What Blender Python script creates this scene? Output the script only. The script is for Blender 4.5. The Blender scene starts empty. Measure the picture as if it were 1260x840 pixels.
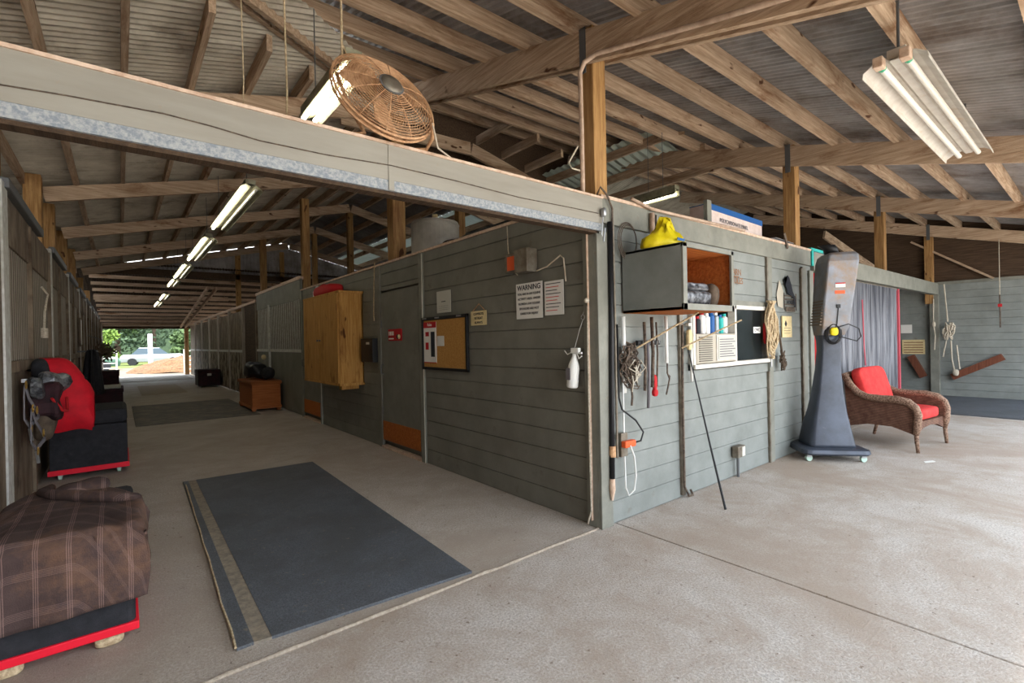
import bpy, math, random
from mathutils import Vector, Matrix, noise
random.seed(7)
PI = math.pi
scene = bpy.context.scene
COL = scene.collection
# ------------------------------------------------------------------ camera
# image frame 1260x840, f = 595.5 px; world: x along the front wall, y down the aisle, z up
cam_d = bpy.data.cameras.new('camera'); cam = bpy.data.objects.new('camera', cam_d); COL.objects.link(cam)
scene.camera = cam
CP = Vector((-2.7357, -2.3711, 1.40))
def _cam():
    f = 595.496; B = Vector((148-630, 428-420, f)).normalized(); A = Vector((1366-630, 403-420, f))
    A = (A - B*A.dot(B)).normalized(); Z = A.cross(B)
    if Z.y > 0: Z = -Z
    Z.normalize()
    # camera axes in world: right=(A.x,B.x,Z.x), down=(A.y,..), forward=(A.z,..)
    r = Vector((A.x, B.x, Z.x)); d = Vector((A.y, B.y, Z.y)); w = Vector((A.z, B.z, Z.z))
    m = Matrix(((r.x, -d.x, -w.x, CP.x), (r.y, -d.y, -w.y, CP.y), (r.z, -d.z, -w.z, CP.z), (0, 0, 0, 1)))
    return m
cam.matrix_world = _cam()
cam_d.sensor_width = 36; cam_d.lens = 595.496/1260*36; cam_d.clip_start = .05; cam_d.clip_end = 400
# ------------------------------------------------------------------ light
w = bpy.data.worlds.new('world'); scene.world = w; w.use_nodes = True
nt = w.node_tree; nt.nodes.clear()
bg = nt.nodes.new('ShaderNodeBackground'); out = nt.nodes.new('ShaderNodeOutputWorld')
ramp = nt.nodes.new('ShaderNodeValToRGB'); sep = nt.nodes.new('ShaderNodeSeparateXYZ'); tc = nt.nodes.new('ShaderNodeTexCoord')
nt.links.new(tc.outputs['Generated'], sep.inputs[0]); nt.links.new(sep.outputs['Z'], ramp.inputs[0])
ramp.color_ramp.elements[0].position = 0.0; ramp.color_ramp.elements[0].color = (.93, .96, 1.0, 1)
ramp.color_ramp.elements[1].position = .7; ramp.color_ramp.elements[1].color = (.74, .86, 1.0, 1)
nt.links.new(ramp.outputs[0], bg.inputs[0]); bg.inputs[1].default_value = 1.9
nt.links.new(bg.outputs[0], out.inputs[0])
sd = bpy.data.lights.new('sun', 'SUN'); sd.energy = 4.2; sd.angle = math.radians(12); sd.color = (1, .96, .88)
so = bpy.data.objects.new('sun', sd); COL.objects.link(so); so.rotation_euler = (math.radians(14), 0, math.radians(20))
vs = scene.view_settings
vs.view_transform = 'Standard'; vs.look = 'None'; vs.gamma = 1; vs.exposure = 1.72; vs.use_curve_mapping = False
try:
    scene.cycles.max_bounces = 10; scene.cycles.diffuse_bounces = 7
except Exception: pass
# ------------------------------------------------------------------ materials
def srgb(r, g, b):
    f = lambda c: (c/255/12.92) if c/255 <= .04045 else ((c/255+.055)/1.055)**2.4
    return (f(r), f(g), f(b), 1)
def mat(name, col, rough=.7, metal=0, col2=None, scale=8, stretch=(1, 1, 1), bump=.0, bscale=40, detail=6, emit=0, spec=.3, lo=.35, hi=.65,
        alpha=None, trans=0, stain=None, sscale=1.5, slo=.55, shi=.7, wave=None):
    m = bpy.data.materials.new(name); m.use_nodes = True; n = m.node_tree; b = n.nodes['Principled BSDF']
    b.inputs['Roughness'].default_value = rough; b.inputs['Metallic'].default_value = metal
    b.inputs['Specular IOR Level'].default_value = spec
    b.inputs['Base Color'].default_value = col
    if trans: b.inputs['Transmission Weight'].default_value = trans
    if alpha is not None: b.inputs['Alpha'].default_value = alpha
    t = n.nodes.new('ShaderNodeTexCoord'); mp = n.nodes.new('ShaderNodeMapping'); n.links.new(t.outputs['Object'], mp.inputs[0])
    mp.inputs['Scale'].default_value = stretch
    last = None
    if col2 is not None:
        nz = n.nodes.new('ShaderNodeTexNoise'); nz.inputs['Scale'].default_value = scale; nz.inputs['Detail'].default_value = detail
        nz.inputs['Roughness'].default_value = .65
        n.links.new(mp.outputs[0], nz.inputs['Vector'])
        cr = n.nodes.new('ShaderNodeValToRGB'); cr.color_ramp.elements[0].position = lo; cr.color_ramp.elements[1].position = hi
        cr.color_ramp.elements[0].color = col; cr.color_ramp.elements[1].color = col2
        n.links.new(nz.outputs['Fac'], cr.inputs[0]); last = cr.outputs[0]
    if wave is not None:    # (axis, scale, colour, lo, hi)
        wv = n.nodes.new('ShaderNodeTexWave'); wv.bands_direction = wave[0]; wv.inputs['Scale'].default_value = wave[1]
        wv.inputs['Distortion'].default_value = .6; wv.inputs['Detail'].default_value = 2
        n.links.new(t.outputs['Object'], wv.inputs['Vector'])
        cr = n.nodes.new('ShaderNodeValToRGB'); cr.color_ramp.elements[0].position = wave[3]; cr.color_ramp.elements[1].position = wave[4]
        n.links.new(wv.outputs['Fac'], cr.inputs[0])
        mx = n.nodes.new('ShaderNodeMixRGB'); n.links.new(cr.outputs[0], mx.inputs[0]); mx.inputs[2].default_value = wave[2]
        if last: n.links.new(last, mx.inputs[1])
        else: mx.inputs[1].default_value = col
        last = mx.outputs[0]
    if stain is not None:
        nz = n.nodes.new('ShaderNodeTexNoise'); nz.inputs['Scale'].default_value = sscale; nz.inputs['Detail'].default_value = 8
        nz.inputs['Roughness'].default_value = .7
        n.links.new(t.outputs['Object'], nz.inputs['Vector'])
        cr = n.nodes.new('ShaderNodeValToRGB'); cr.color_ramp.elements[0].position = slo; cr.color_ramp.elements[1].position = shi
        n.links.new(nz.outputs['Fac'], cr.inputs[0])
        mx = n.nodes.new('ShaderNodeMixRGB'); n.links.new(cr.outputs[0], mx.inputs[0]); mx.inputs[2].default_value = stain
        if last: n.links.new(last, mx.inputs[1])
        else: mx.inputs[1].default_value = col
        last = mx.outputs[0]
    if last: n.links.new(last, b.inputs['Base Color'])
    if bump:
        nz = n.nodes.new('ShaderNodeTexNoise'); nz.inputs['Scale'].default_value = bscale; nz.inputs['Detail'].default_value = 5
        n.links.new(mp.outputs[0], nz.inputs['Vector'])
        bp = n.nodes.new('ShaderNodeBump'); bp.inputs['Strength'].default_value = bump; bp.inputs['Distance'].default_value = .01
        n.links.new(nz.outputs['Fac'], bp.inputs['Height']); n.links.new(bp.outputs[0], b.inputs['Normal'])
    if emit:
        b.inputs['Emission Color'].default_value = col; b.inputs['Emission Strength'].default_value = emit
    return m
def wood(name, c1, c2, axis, stain=None, vary=.35):
    m = bpy.data.materials.new(name); m.use_nodes = True; n = m.node_tree; b = n.nodes['Principled BSDF']; L_ = n.links.new
    b.inputs['Roughness'].default_value = .78; b.inputs['Specular IOR Level'].default_value = .2
    t = n.nodes.new('ShaderNodeTexCoord'); oi = n.nodes.new('ShaderNodeObjectInfo')
    ad = n.nodes.new('ShaderNodeVectorMath'); ad.operation = 'ADD'; L_(t.outputs['Object'], ad.inputs[0])
    sc_ = n.nodes.new('ShaderNodeVectorMath'); sc_.operation = 'SCALE'; sc_.inputs[0].default_value = (13, 7, 5); L_(oi.outputs['Random'], sc_.inputs['Scale']); L_(sc_.outputs[0], ad.inputs[1])
    def nz(stretch, scale, lo, hi, det=6, dist=0):
        mp = n.nodes.new('ShaderNodeMapping'); mp.inputs['Scale'].default_value = stretch; L_(ad.outputs[0], mp.inputs[0])
        q = n.nodes.new('ShaderNodeTexNoise'); q.inputs['Scale'].default_value = scale; q.inputs['Detail'].default_value = det; q.inputs['Roughness'].default_value = .65; q.inputs['Distortion'].default_value = dist
        L_(mp.outputs[0], q.inputs['Vector']); r_ = n.nodes.new('ShaderNodeMapRange'); r_.inputs['From Min'].default_value = lo; r_.inputs['From Max'].default_value = hi
        L_(q.outputs['Fac'], r_.inputs['Value']); return r_.outputs[0]
    g = [14, 14, 14]; g[axis] = .8
    h = [3, 3, 3]; h[axis] = .9
    grain = nz(tuple(g), 3.2, .35, .68, 8, .3)
    m1 = n.nodes.new('ShaderNodeMixRGB'); m1.inputs[1].default_value = c1; m1.inputs[2].default_value = c2; L_(grain, m1.inputs[0])
    last = m1.outputs[0]
    if stain is not None:
        bl = nz(tuple(h), 1.6, .55, .72, 6, .5); m2 = n.nodes.new('ShaderNodeMixRGB'); L_(bl, m2.inputs[0]); L_(last, m2.inputs[1]); m2.inputs[2].default_value = stain; last = m2.outputs[0]
        k = [5, 5, 5]; k[axis] = 2.4
        kn = nz(tuple(k), 1.5, .68, .73, 2); m3 = n.nodes.new('ShaderNodeMixRGB'); L_(kn, m3.inputs[0]); L_(last, m3.inputs[1]); m3.inputs[2].default_value = (stain[0]*.45, stain[1]*.4, stain[2]*.38, 1); last = m3.outputs[0]
    hv = n.nodes.new('ShaderNodeHueSaturation'); mr = n.nodes.new('ShaderNodeMapRange'); mr.inputs['To Min'].default_value = 1-vary*.6; mr.inputs['To Max'].default_value = 1+vary*.4
    L_(oi.outputs['Random'], mr.inputs['Value']); L_(mr.outputs[0], hv.inputs['Value']); L_(last, hv.inputs['Color']); L_(hv.outputs[0], b.inputs['Base Color'])
    bp = n.nodes.new('ShaderNodeBump'); bp.inputs['Strength'].default_value = .4; bp.inputs['Distance'].default_value = .01; L_(grain, bp.inputs['Height']); L_(bp.outputs[0], b.inputs['Normal'])
    return m
def ground_mat(name, c1, c2, stain, dark, speck=150, rough=.78, s1=.55, s2=2.2, bump=.35):
    m = bpy.data.materials.new(name); m.use_nodes = True; n = m.node_tree; b = n.nodes['Principled BSDF']; L_ = n.links.new
    b.inputs['Roughness'].default_value = rough; b.inputs['Specular IOR Level'].default_value = .25
    t = n.nodes.new('ShaderNodeTexCoord')
    def nz(scale, lo, hi, det=8, rg=.7, dist=0):
        q = n.nodes.new('ShaderNodeTexNoise'); q.inputs['Scale'].default_value = scale; q.inputs['Detail'].default_value = det; q.inputs['Roughness'].default_value = rg; q.inputs['Distortion'].default_value = dist
        L_(t.outputs['Object'], q.inputs['Vector']); r_ = n.nodes.new('ShaderNodeMapRange'); r_.inputs['From Min'].default_value = lo; r_.inputs['From Max'].default_value = hi
        L_(q.outputs['Fac'], r_.inputs['Value']); return r_.outputs[0]
    def mix(f_, a_, c_, k=1):
        x_ = n.nodes.new('ShaderNodeMixRGB')
        if k != 1:
            mu = n.nodes.new('ShaderNodeMath'); mu.operation = 'MULTIPLY'; mu.inputs[1].default_value = k; L_(f_, mu.inputs[0]); f_ = mu.outputs[0]
        L_(f_, x_.inputs[0])
        if isinstance(a_, tuple): x_.inputs[1].default_value = a_
        else: L_(a_, x_.inputs[1])
        x_.inputs[2].default_value = c_; return x_.outputs[0]
    fine = nz(speck, .32, .68, 3, .8); c = mix(fine, c1, c2)
    c = mix(nz(s2, .42, .66, 9, .72, .6), c, stain, .75); c = mix(nz(s1, .46, .62, 8, .68, .5), c, stain, .75)
    c = mix(nz(7, .60, .72, 8, .8), c, dark, .6); c = mix(nz(28, .66, .72, 3, .6), c, dark, .8)
    L_(c, b.inputs['Base Color'])
    bp = n.nodes.new('ShaderNodeBump'); bp.inputs['Strength'].default_value = bump; bp.inputs['Distance'].default_value = .006; L_(fine, bp.inputs['Height']); L_(bp.outputs[0], b.inputs['Normal'])
    return m
W1, W2 = srgb(206, 181, 155), srgb(158, 130, 104)
WS = srgb(128, 90, 60)
M = {}
M['wx'] = wood('wood_x', W1, W2, 0, WS); M['wy'] = wood('wood_y', W1, W2, 1, WS); M['wz'] = wood('wood_z', srgb(178, 140, 92), srgb(128, 92, 54), 2, WS)
M['wgrey'] = wood('grey_wood', srgb(178, 158, 136), srgb(128, 104, 84), 0, srgb(92, 72, 56))
M['pine'] = wood('orange_pine', srgb(196, 150, 84), srgb(158, 110, 54), 2, srgb(120, 74, 34), .1)
M['ply'] = wood('ply', srgb(190, 112, 52), srgb(150, 78, 34), 0, None)
M['chest'] = wood('chestwood', srgb(176, 106, 60), srgb(138, 76, 40), 0, None)
M['trimwood'] = wood('brown_bracket', srgb(122, 74, 54), srgb(92, 52, 38), 2, None)
M['darkwood'] = wood('dark_wood', srgb(88, 70, 54), srgb(58, 44, 34), 1, None)
PA = srgb(134, 138, 134)
M['paint'] = mat('grey_green_paint', PA, .6, col2=srgb(118, 122, 118), scale=3, bump=.15, bscale=60, stain=srgb(104, 98, 86), sscale=5, slo=.62, shi=.8)
M['trim'] = mat('trim_paint', srgb(132, 132, 122), .6, col2=srgb(114, 114, 105), scale=5, bump=.1, bscale=60, stain=srgb(120, 100, 80), sscale=9, slo=.62, shi=.78)
M['paint_shaded'] = mat('grey_green_paint_shaded', srgb(122, 121, 112), .65, col2=srgb(108, 106, 97), scale=3, stain=srgb(92, 84, 72), sscale=5, slo=.6, shi=.78)  # same paint as the front wall, with the aisle's shade put into the colour
M['beampaint'] = mat('beam_paint', srgb(150, 146, 135), .6, col2=srgb(138, 133, 122), scale=3, stretch=(.4, 3, 3), stain=srgb(150, 128, 104), sscale=6, slo=.66, shi=.8)
M['primer'] = mat('primer_band', srgb(160, 162, 162), .7, col2=srgb(122, 130, 138), scale=75, lo=.4, hi=.6, stretch=(1, 1, 1))
M['pink'] = mat('raw_edge', srgb(214, 190, 168), .7, col2=srgb(180, 150, 128), scale=20)
M['white'] = mat('white_paint', srgb(216, 212, 202), .5, col2=srgb(190, 186, 176), scale=12)
M['whitejamb'] = mat('white_jamb', srgb(206, 206, 200), .6, col2=srgb(176, 172, 164), scale=14, stain=srgb(120, 104, 88), sscale=14, slo=.66, shi=.74)
M['roof'] = mat('galvanised_roof', srgb(156, 154, 154), .5, .1, col2=srgb(128, 125, 123), scale=3, stretch=(1, 1, 1), stain=srgb(92, 76, 64), sscale=1.4, slo=.5, shi=.75)
M['roof2'] = mat('weathered_roof', srgb(206, 198, 182), .5, .05, col2=srgb(172, 162, 146), scale=3, stain=srgb(102, 84, 66), sscale=1.6, slo=.52, shi=.75)
M['fiberglass'] = mat('fibreglass_sheet', srgb(196, 208, 198), .5, alpha=.9)
M['concrete'] = ground_mat('concrete', srgb(214, 206, 197), srgb(150, 141, 132), srgb(160, 143, 127), srgb(106, 88, 72), speck=80)
M['concrete2'] = ground_mat('aisle_concrete', srgb(208, 199, 188), srgb(146, 136, 126), srgb(162, 148, 134), srgb(112, 98, 84), rough=.7, speck=80)
M['lip'] = mat('concrete_lip', srgb(176, 163, 147), .85, col2=srgb(144, 131, 116), scale=60, bump=.5, bscale=120)
M['rubber'] = ground_mat('rubber_mat', srgb(112, 116, 122), srgb(66, 70, 76), srgb(78, 80, 82), srgb(124, 116, 104), speck=110, rough=.6, s1=.9, s2=3)
M['rubber_worn'] = mat('worn_mat_edge', srgb(152, 140, 122), .8, col2=srgb(120, 112, 100), scale=26, bump=.3)
M['dustymat'] = mat('dusty_mat', srgb(160, 150, 136), .85, col2=srgb(136, 126, 112), scale=14, bump=.3)
M['aislemat'] = mat('aisle_mat', srgb(104, 98, 92), .7, col2=srgb(84, 80, 76), scale=9, bump=.3, stain=srgb(132, 120, 104), sscale=3, slo=.45, shi=.7)
M['black'] = mat('black_plastic', srgb(28, 28, 30), .45)
M['blackfab'] = mat('black_canvas', srgb(44, 44, 48), .85, col2=srgb(32, 32, 36), scale=20, bump=.2, bscale=200, stain=srgb(78, 76, 74), sscale=12, slo=.64, shi=.8)
M['red'] = mat('red_fabric', srgb(206, 16, 36), .75, col2=srgb(176, 12, 30), scale=8, bump=.2, bscale=120)
M['redbind'] = mat('red_binding', srgb(222, 18, 44), .6)
M['redcush'] = mat('red_cushion', srgb(206, 62, 58), .85, col2=srgb(186, 44, 44), scale=10, bump=.25, bscale=200)
M['redcurt'] = mat('red_curtain', srgb(186, 18, 22), .7, col2=srgb(140, 12, 16), scale=5, stretch=(6, 6, .5))
M['plastic_w'] = mat('white_plastic', srgb(226, 226, 222), .4)
M['pvc'] = mat('pvc_pipe', srgb(206, 196, 178), .5, col2=srgb(172, 152, 130), scale=16)
M['pinkpipe'] = mat('dusty_conduit', srgb(196, 172, 152), .6, col2=srgb(164, 138, 118), scale=14)
M['tank'] = mat('tank_plastic', srgb(196, 192, 180), .55, col2=srgb(166, 160, 148), scale=4)
M['steel'] = mat('steel', srgb(170, 172, 174), .35, .8)
M['galv'] = mat('galv_box', srgb(134, 128, 116), .5, .4, col2=srgb(104, 92, 78), scale=12)
M['rust'] = mat('rusty_grille', srgb(206, 164, 124), .6, .0, col2=srgb(160, 118, 84), scale=30)
M['fixture'] = mat('light_housing', srgb(206, 202, 194), .4, col2=srgb(186, 178, 168), scale=8, stain=srgb(190, 150, 92), sscale=5, slo=.6, shi=.72)
M['tube_off'] = mat('tube_off', srgb(222, 218, 208), .3)
M['tube_on'] = mat('tube_lit', (1, .95, .76, 1), .3, emit=6)
M['fixture_old'] = mat('yellowed_reflector', srgb(150, 147, 126), .7, col2=srgb(116, 112, 90), scale=12)
M['green'] = mat('green_tip', srgb(50, 160, 120), .4)
M['rope'] = mat('rope', srgb(206, 188, 154), .9, col2=srgb(150, 126, 96), scale=60)
M['whiterope'] = mat('white_rope', srgb(212, 202, 184), .9, col2=srgb(170, 158, 140), scale=60)
M['strap'] = mat('dark_strap', srgb(62, 52, 48), .8, col2=srgb(112, 98, 84), scale=30)
M['brass'] = mat('brass', srgb(206, 168, 90), .35, .9)
M['greystrap'] = mat('grey_strap', srgb(110, 106, 110), .8)
M['silver'] = mat('silver_vinyl', srgb(120, 122, 126), .3, .3, col2=srgb(44, 44, 48), scale=14, bump=1.0, bscale=16, lo=.42, hi=.58)
M['maroon'] = mat('maroon_fabric', srgb(58, 28, 34), .8, col2=srgb(36, 24, 28), scale=8)
M['brownfab'] = mat('brown_fabric', srgb(96, 82, 68), .85, col2=srgb(70, 58, 48), scale=20)
M['yellow'] = mat('yellow_bag', srgb(226, 208, 30), .5, col2=srgb(206, 182, 16), scale=10, bump=.3, bscale=30)
M['cork'] = mat('cork', srgb(186, 140, 76), .9, col2=srgb(164, 118, 60), scale=60)
M['paper'] = mat('paper', srgb(222, 220, 214), .8)
M['paperg'] = mat('old_paper', srgb(188, 186, 176), .8)
M['cream'] = mat('cream_board', srgb(222, 204, 158), .7, col2=srgb(204, 184, 136), scale=14)
M['ink'] = mat('ink', srgb(38, 40, 48), .7)
M['redink'] = mat('red_ink', srgb(206, 84, 80), .7)
M['redpaper'] = mat('red_paper', srgb(176, 28, 34), .7)
M['brownink'] = mat('brown_letters', srgb(132, 92, 62), .7)
M['blue'] = mat('blue_print', srgb(26, 86, 150), .5)
M['pale'] = mat('pale_carton', srgb(222, 206, 200), .6, col2=srgb(206, 186, 176), scale=10)
M['glass'] = mat('dark_glass', srgb(40, 48, 50), .08, spec=.6, alpha=.3)
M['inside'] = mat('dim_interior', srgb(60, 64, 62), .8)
M['acgrey'] = mat('ac_beige', srgb(176, 168, 152), .5)
M['acdark'] = mat('ac_louvre_dark', srgb(96, 90, 80), .6)  # darker beige for the louvre slats
M['towerhead'] = mat('grey_metal', srgb(126, 130, 138), .42, .3, col2=srgb(104, 104, 106), scale=4, stain=srgb(128, 106, 84), sscale=2.5, slo=.5, shi=.66)
M['towerbase'] = mat('blue_grey_plastic', srgb(74, 80, 92), .36, .2, col2=srgb(58, 62, 70), scale=3, stain=srgb(120, 120, 126), sscale=9, slo=.64, shi=.8)
M['towergrille'] = mat('brown_louvres', srgb(106, 92, 78), .6)
M['orange'] = mat('orange_label', srgb(222, 92, 44), .5)
M['teal'] = mat('teal_plastic', srgb(30, 168, 160), .5)
M['wheel'] = mat('pale_green_wheel', srgb(176, 200, 186), .5)
M['wicker'] = mat('wicker', srgb(134, 100, 82), .7, col2=srgb(90, 60, 46), scale=14, bump=.8, bscale=90, wave=('Z', 22, srgb(72, 46, 36), .45, .75))
M['wickeredge'] = mat('wicker_braid', srgb(160, 132, 112), .7, col2=srgb(96, 70, 56), scale=70, lo=.42, hi=.58, bump=.8, bscale=90)
M['curtain'] = mat('grey_strip', srgb(132, 134, 140), .6, col2=srgb(74, 76, 84), scale=2.4, stretch=(9, 9, .35), lo=.42, hi=.58)
M['rose'] = mat('rose_edge', srgb(196, 84, 96), .7)
M['chewed'] = mat('chewed_boards', srgb(164, 152, 134), .85, col2=srgb(70, 56, 44), scale=6, stretch=(1, 1, .45), lo=.42, hi=.56)
M['panelwood'] = mat('grey_bars', srgb(172, 164, 152), .7, col2=srgb(136, 126, 112), scale=10, stretch=(4, 4, .4))
M['stallwood'] = mat('worn_boards', srgb(138, 124, 106), .75, col2=srgb(94, 78, 62), scale=5, stretch=(1, 1, .4), stain=srgb(70, 54, 42), sscale=2.4, slo=.5, shi=.7)
M['track'] = mat('track_steel', srgb(104, 106, 108), .5, .5)
M['dirt'] = mat('dirt_ground', srgb(112, 100, 84), .95, col2=srgb(84, 74, 62), scale=2, bump=.3)
M['grass'] = mat('grass_ground', srgb(70, 84, 34), .95, col2=srgb(92, 96, 48), scale=3, bump=.3)
M['bounce'] = mat('bounce_sand', srgb(222, 214, 200), .95, col2=srgb(200, 190, 176), scale=2)  # high albedo for the added bounce sheet
M['mulch'] = mat('mulch', srgb(122, 90, 62), .95, col2=srgb(70, 48, 32), scale=12, bump=.8, bscale=30)
M['leaf'] = mat('leaf_green', srgb(70, 90, 48), .8, col2=srgb(50, 66, 38), scale=.6)
M['leafl'] = mat('leaf_yellow_green', srgb(104, 128, 46), .8, col2=srgb(78, 100, 40), scale=.8)
M['leafd'] = mat('leaf_dark', srgb(74, 92, 66), .85, col2=srgb(50, 68, 48), scale=.6)
M['bark'] = mat('bark', srgb(104, 88, 74), .9, col2=srgb(74, 60, 50), scale=6)
M['carsilver'] = mat('silver_car_paint', srgb(132, 138, 142), .3, .4)
M['carwhite'] = mat('white_car_paint', srgb(150, 152, 154), .3)
M['cargreen'] = mat('green_car_paint', srgb(64, 92, 74), .3)
M['carglass'] = mat('car_glass', srgb(60, 72, 80), .15)
M['tyre'] = mat('tyre', srgb(36, 36, 38), .8)
# plaid
def plaid():
    m = mat('brown_plaid', srgb(78, 62, 58), .95, col2=srgb(64, 50, 48), scale=6, bump=.4, bscale=200, stain=srgb(120, 88, 66), sscale=2.2, slo=.5, shi=.75)
    n = m.node_tree; b = n.nodes['Principled BSDF']; src = b.inputs['Base Color'].links[0].from_socket
    t = n.nodes.new('ShaderNodeTexCoord'); s = n.nodes.new('ShaderNodeSeparateXYZ'); n.links.new(t.outputs['UV'], s.inputs[0])
    prev = src
    for ax, per in (('X', .105), ('Y', .16)):
        a = n.nodes.new('ShaderNodeMath'); a.operation = 'DIVIDE'; a.inputs[1].default_value = per; n.links.new(s.outputs[ax], a.inputs[0])
        f = n.nodes.new('ShaderNodeMath'); f.operation = 'FRACT'; n.links.new(a.outputs[0], f.inputs[0])
        g = n.nodes.new('ShaderNodeMath'); g.operation = 'LESS_THAN'; g.inputs[1].default_value = .2; n.links.new(f.outputs[0], g.inputs[0])
        h = n.nodes.new('ShaderNodeMath'); h.operation = 'MULTIPLY'; h.inputs[1].default_value = 15*per/.105; n.links.new(f.outputs[0], h.inputs[0])
        k = n.nodes.new('ShaderNodeMath'); k.operation = 'FRACT'; n.links.new(h.outputs[0], k.inputs[0])
        l = n.nodes.new('ShaderNodeMath'); l.operation = 'LESS_THAN'; l.inputs[1].default_value = .45; n.links.new(k.outputs[0], l.inputs[0])
        q = n.nodes.new('ShaderNodeMath'); q.operation = 'MULTIPLY'; n.links.new(g.outputs[0], q.inputs[0]); n.links.new(l.outputs[0], q.inputs[1])
        q2 = n.nodes.new('ShaderNodeMath'); q2.operation = 'MULTIPLY'; q2.inputs[1].default_value = .3 if ax == 'X' else .16; n.links.new(q.outputs[0], q2.inputs[0])
        mx = n.nodes.new('ShaderNodeMixRGB'); n.links.new(q2.outputs[0], mx.inputs[0]); n.links.new(prev, mx.inputs[1]); mx.inputs[2].default_value = srgb(170, 138, 130)
        prev = mx.outputs[0]
    n.links.new(prev, b.inputs['Base Color'])
    return m
M['plaid'] = plaid()
# ------------------------------------------------------------------ mesh helpers
WL = {}
def wloc(o): return WL.get(o.name, Vector((0, 0, 0)))
class MB:
    def __init__(s): s.v = []; s.f = []; s.uv = None
    def add(s, vs, fs):
        n = len(s.v); s.v += [tuple(v) for v in vs]; s.f += [tuple(i+n for i in f) for f in fs]; return s
    def box(s, x0, x1, y0, y1, z0, z1):
        return s.add([(x0, y0, z0), (x1, y0, z0), (x1, y1, z0), (x0, y1, z0), (x0, y0, z1), (x1, y0, z1), (x1, y1, z1), (x0, y1, z1)],
                     [(0, 3, 2, 1), (4, 5, 6, 7), (0, 1, 5, 4), (1, 2, 6, 5), (2, 3, 7, 6), (3, 0, 4, 7)])
    def obox(s, c, ax, ay, az, hx, hy, hz):
        c = Vector(c); ax = Vector(ax).normalized()*hx; ay = Vector(ay).normalized()*hy; az = Vector(az).normalized()*hz
        vs = [c+sx*ax+sy*ay+sz*az for sz in (-1, 1) for sx, sy in ((-1, -1), (1, -1), (1, 1), (-1, 1))]
        return s.add(vs, [(0, 3, 2, 1), (4, 5, 6, 7), (0, 1, 5, 4), (1, 2, 6, 5), (2, 3, 7, 6), (3, 0, 4, 7)])
    def beam(s, p, q, wd, ht, up=(0, 0, 1), drop=0):   # board from p to q, width wd sideways, height ht along up; p,q = bottom centre line
        p = Vector(p); q = Vector(q); d = (q-p).normalized(); up = Vector(up); side = d.cross(up).normalized(); u = side.cross(d).normalized()
        c = (p+q)/2+u*ht/2
        return s.obox(c, d, side, u, (q-p).length/2, wd/2, ht/2)
    def tube(s, pts, r, n=8, cap=True, closed=False):
        pts = [Vector(p) for p in pts]; N = len(pts); rr = r if isinstance(r, (list, tuple)) else [r]*N
        rings = []; prev = None
        for i, p in enumerate(pts):
            if closed: d = pts[(i+1) % N]-pts[i-1]
            else: d = pts[min(i+1, N-1)]-pts[max(i-1, 0)]
            if d.length < 1e-9: d = Vector((0, 0, 1))
            d.normalize()
            if prev is None: prev = d.orthogonal().normalized()
            a = (prev-d*prev.dot(d)); a = a.normalized() if a.length > 1e-6 else d.orthogonal().normalized(); prev = a; b = d.cross(a)
            rings.append([p+(a*math.cos(2*PI*k/n)+b*math.sin(2*PI*k/n))*rr[i] for k in range(n)])
        vs = [v for r_ in rings for v in r_]; fs = []
        for i in range(N if closed else N-1):
            j = (i+1) % N
            for k in range(n): fs.append((i*n+k, i*n+(k+1) % n, j*n+(k+1) % n, j*n+k))
        if cap and not closed: fs.append(tuple(range(n-1, -1, -1))); fs.append(tuple((N-1)*n+k for k in range(n)))
        return s.add(vs, fs)
    def ribbon(s, pts, wd, th, up=(0, 0, 1)):
        for a, b in zip(pts[:-1], pts[1:]): s.beam(a, b, wd, th, up)
        return s
    def lathe(s, prof, c=(0, 0, 0), n=24, ax=None):
        c = Vector(c); fs = []; vs = []
        A = Vector((1, 0, 0)); B = Vector((0, 1, 0)); Z = Vector((0, 0, 1))
        if ax is not None: Z = Vector(ax).normalized(); A = Z.orthogonal().normalized(); B = Z.cross(A)
        for r, z in prof:
            for k in range(n): vs.append(c+A*r*math.cos(2*PI*k/n)+B*r*math.sin(2*PI*k/n)+Z*z)
        for i in range(len(prof)-1):
            for k in range(n): fs.append((i*n+k, i*n+(k+1) % n, (i+1)*n+(k+1) % n, (i+1)*n+k))
        fs.append(tuple(range(n-1, -1, -1))); fs.append(tuple((len(prof)-1)*n+k for k in range(n)))
        return s.add(vs, fs)
    def sell(s, c, hx, hy, hz, e=.4, ax=(1, 0, 0), ay=(0, 1, 0), az=(0, 0, 1), n=24, m=14, wob=0, seed=0):   # superellipsoid
        c = Vector(c); ax = Vector(ax); ay = Vector(ay); az = Vector(az); vs = []; fs = []
        pw = lambda x, p: math.copysign(abs(x)**p, x)
        for i in range(m+1):
            t = -PI/2+PI*i/m
            for k in range(n):
                a = 2*PI*k/n
                x, y, z = pw(math.cos(t), e)*pw(math.cos(a), e), pw(math.cos(t), e)*pw(math.sin(a), e), pw(math.sin(t), e)
                p = c+ax*x*hx+ay*y*hy+az*z*hz
                if wob: p = p+(p-c).normalized()*wob*noise.noise(p*6+Vector((seed, seed, 0)))
                vs.append(p)
        for i in range(m):
            for k in range(n): fs.append((i*n+k, i*n+(k+1) % n, (i+1)*n+(k+1) % n, (i+1)*n+k))
        return s.add(vs, fs)
    def loft(s, rings, cap=True):
        n = len(rings[0]); vs = [v for r in rings for v in r]; fs = []
        for i in range(len(rings)-1):
            for k in range(n): fs.append((i*n+k, i*n+(k+1) % n, (i+1)*n+(k+1) % n, (i+1)*n+k))
        if cap: fs.append(tuple(range(n-1, -1, -1))); fs.append(tuple((len(rings)-1)*n+k for k in range(n)))
        return s.add(vs, fs)
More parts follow.
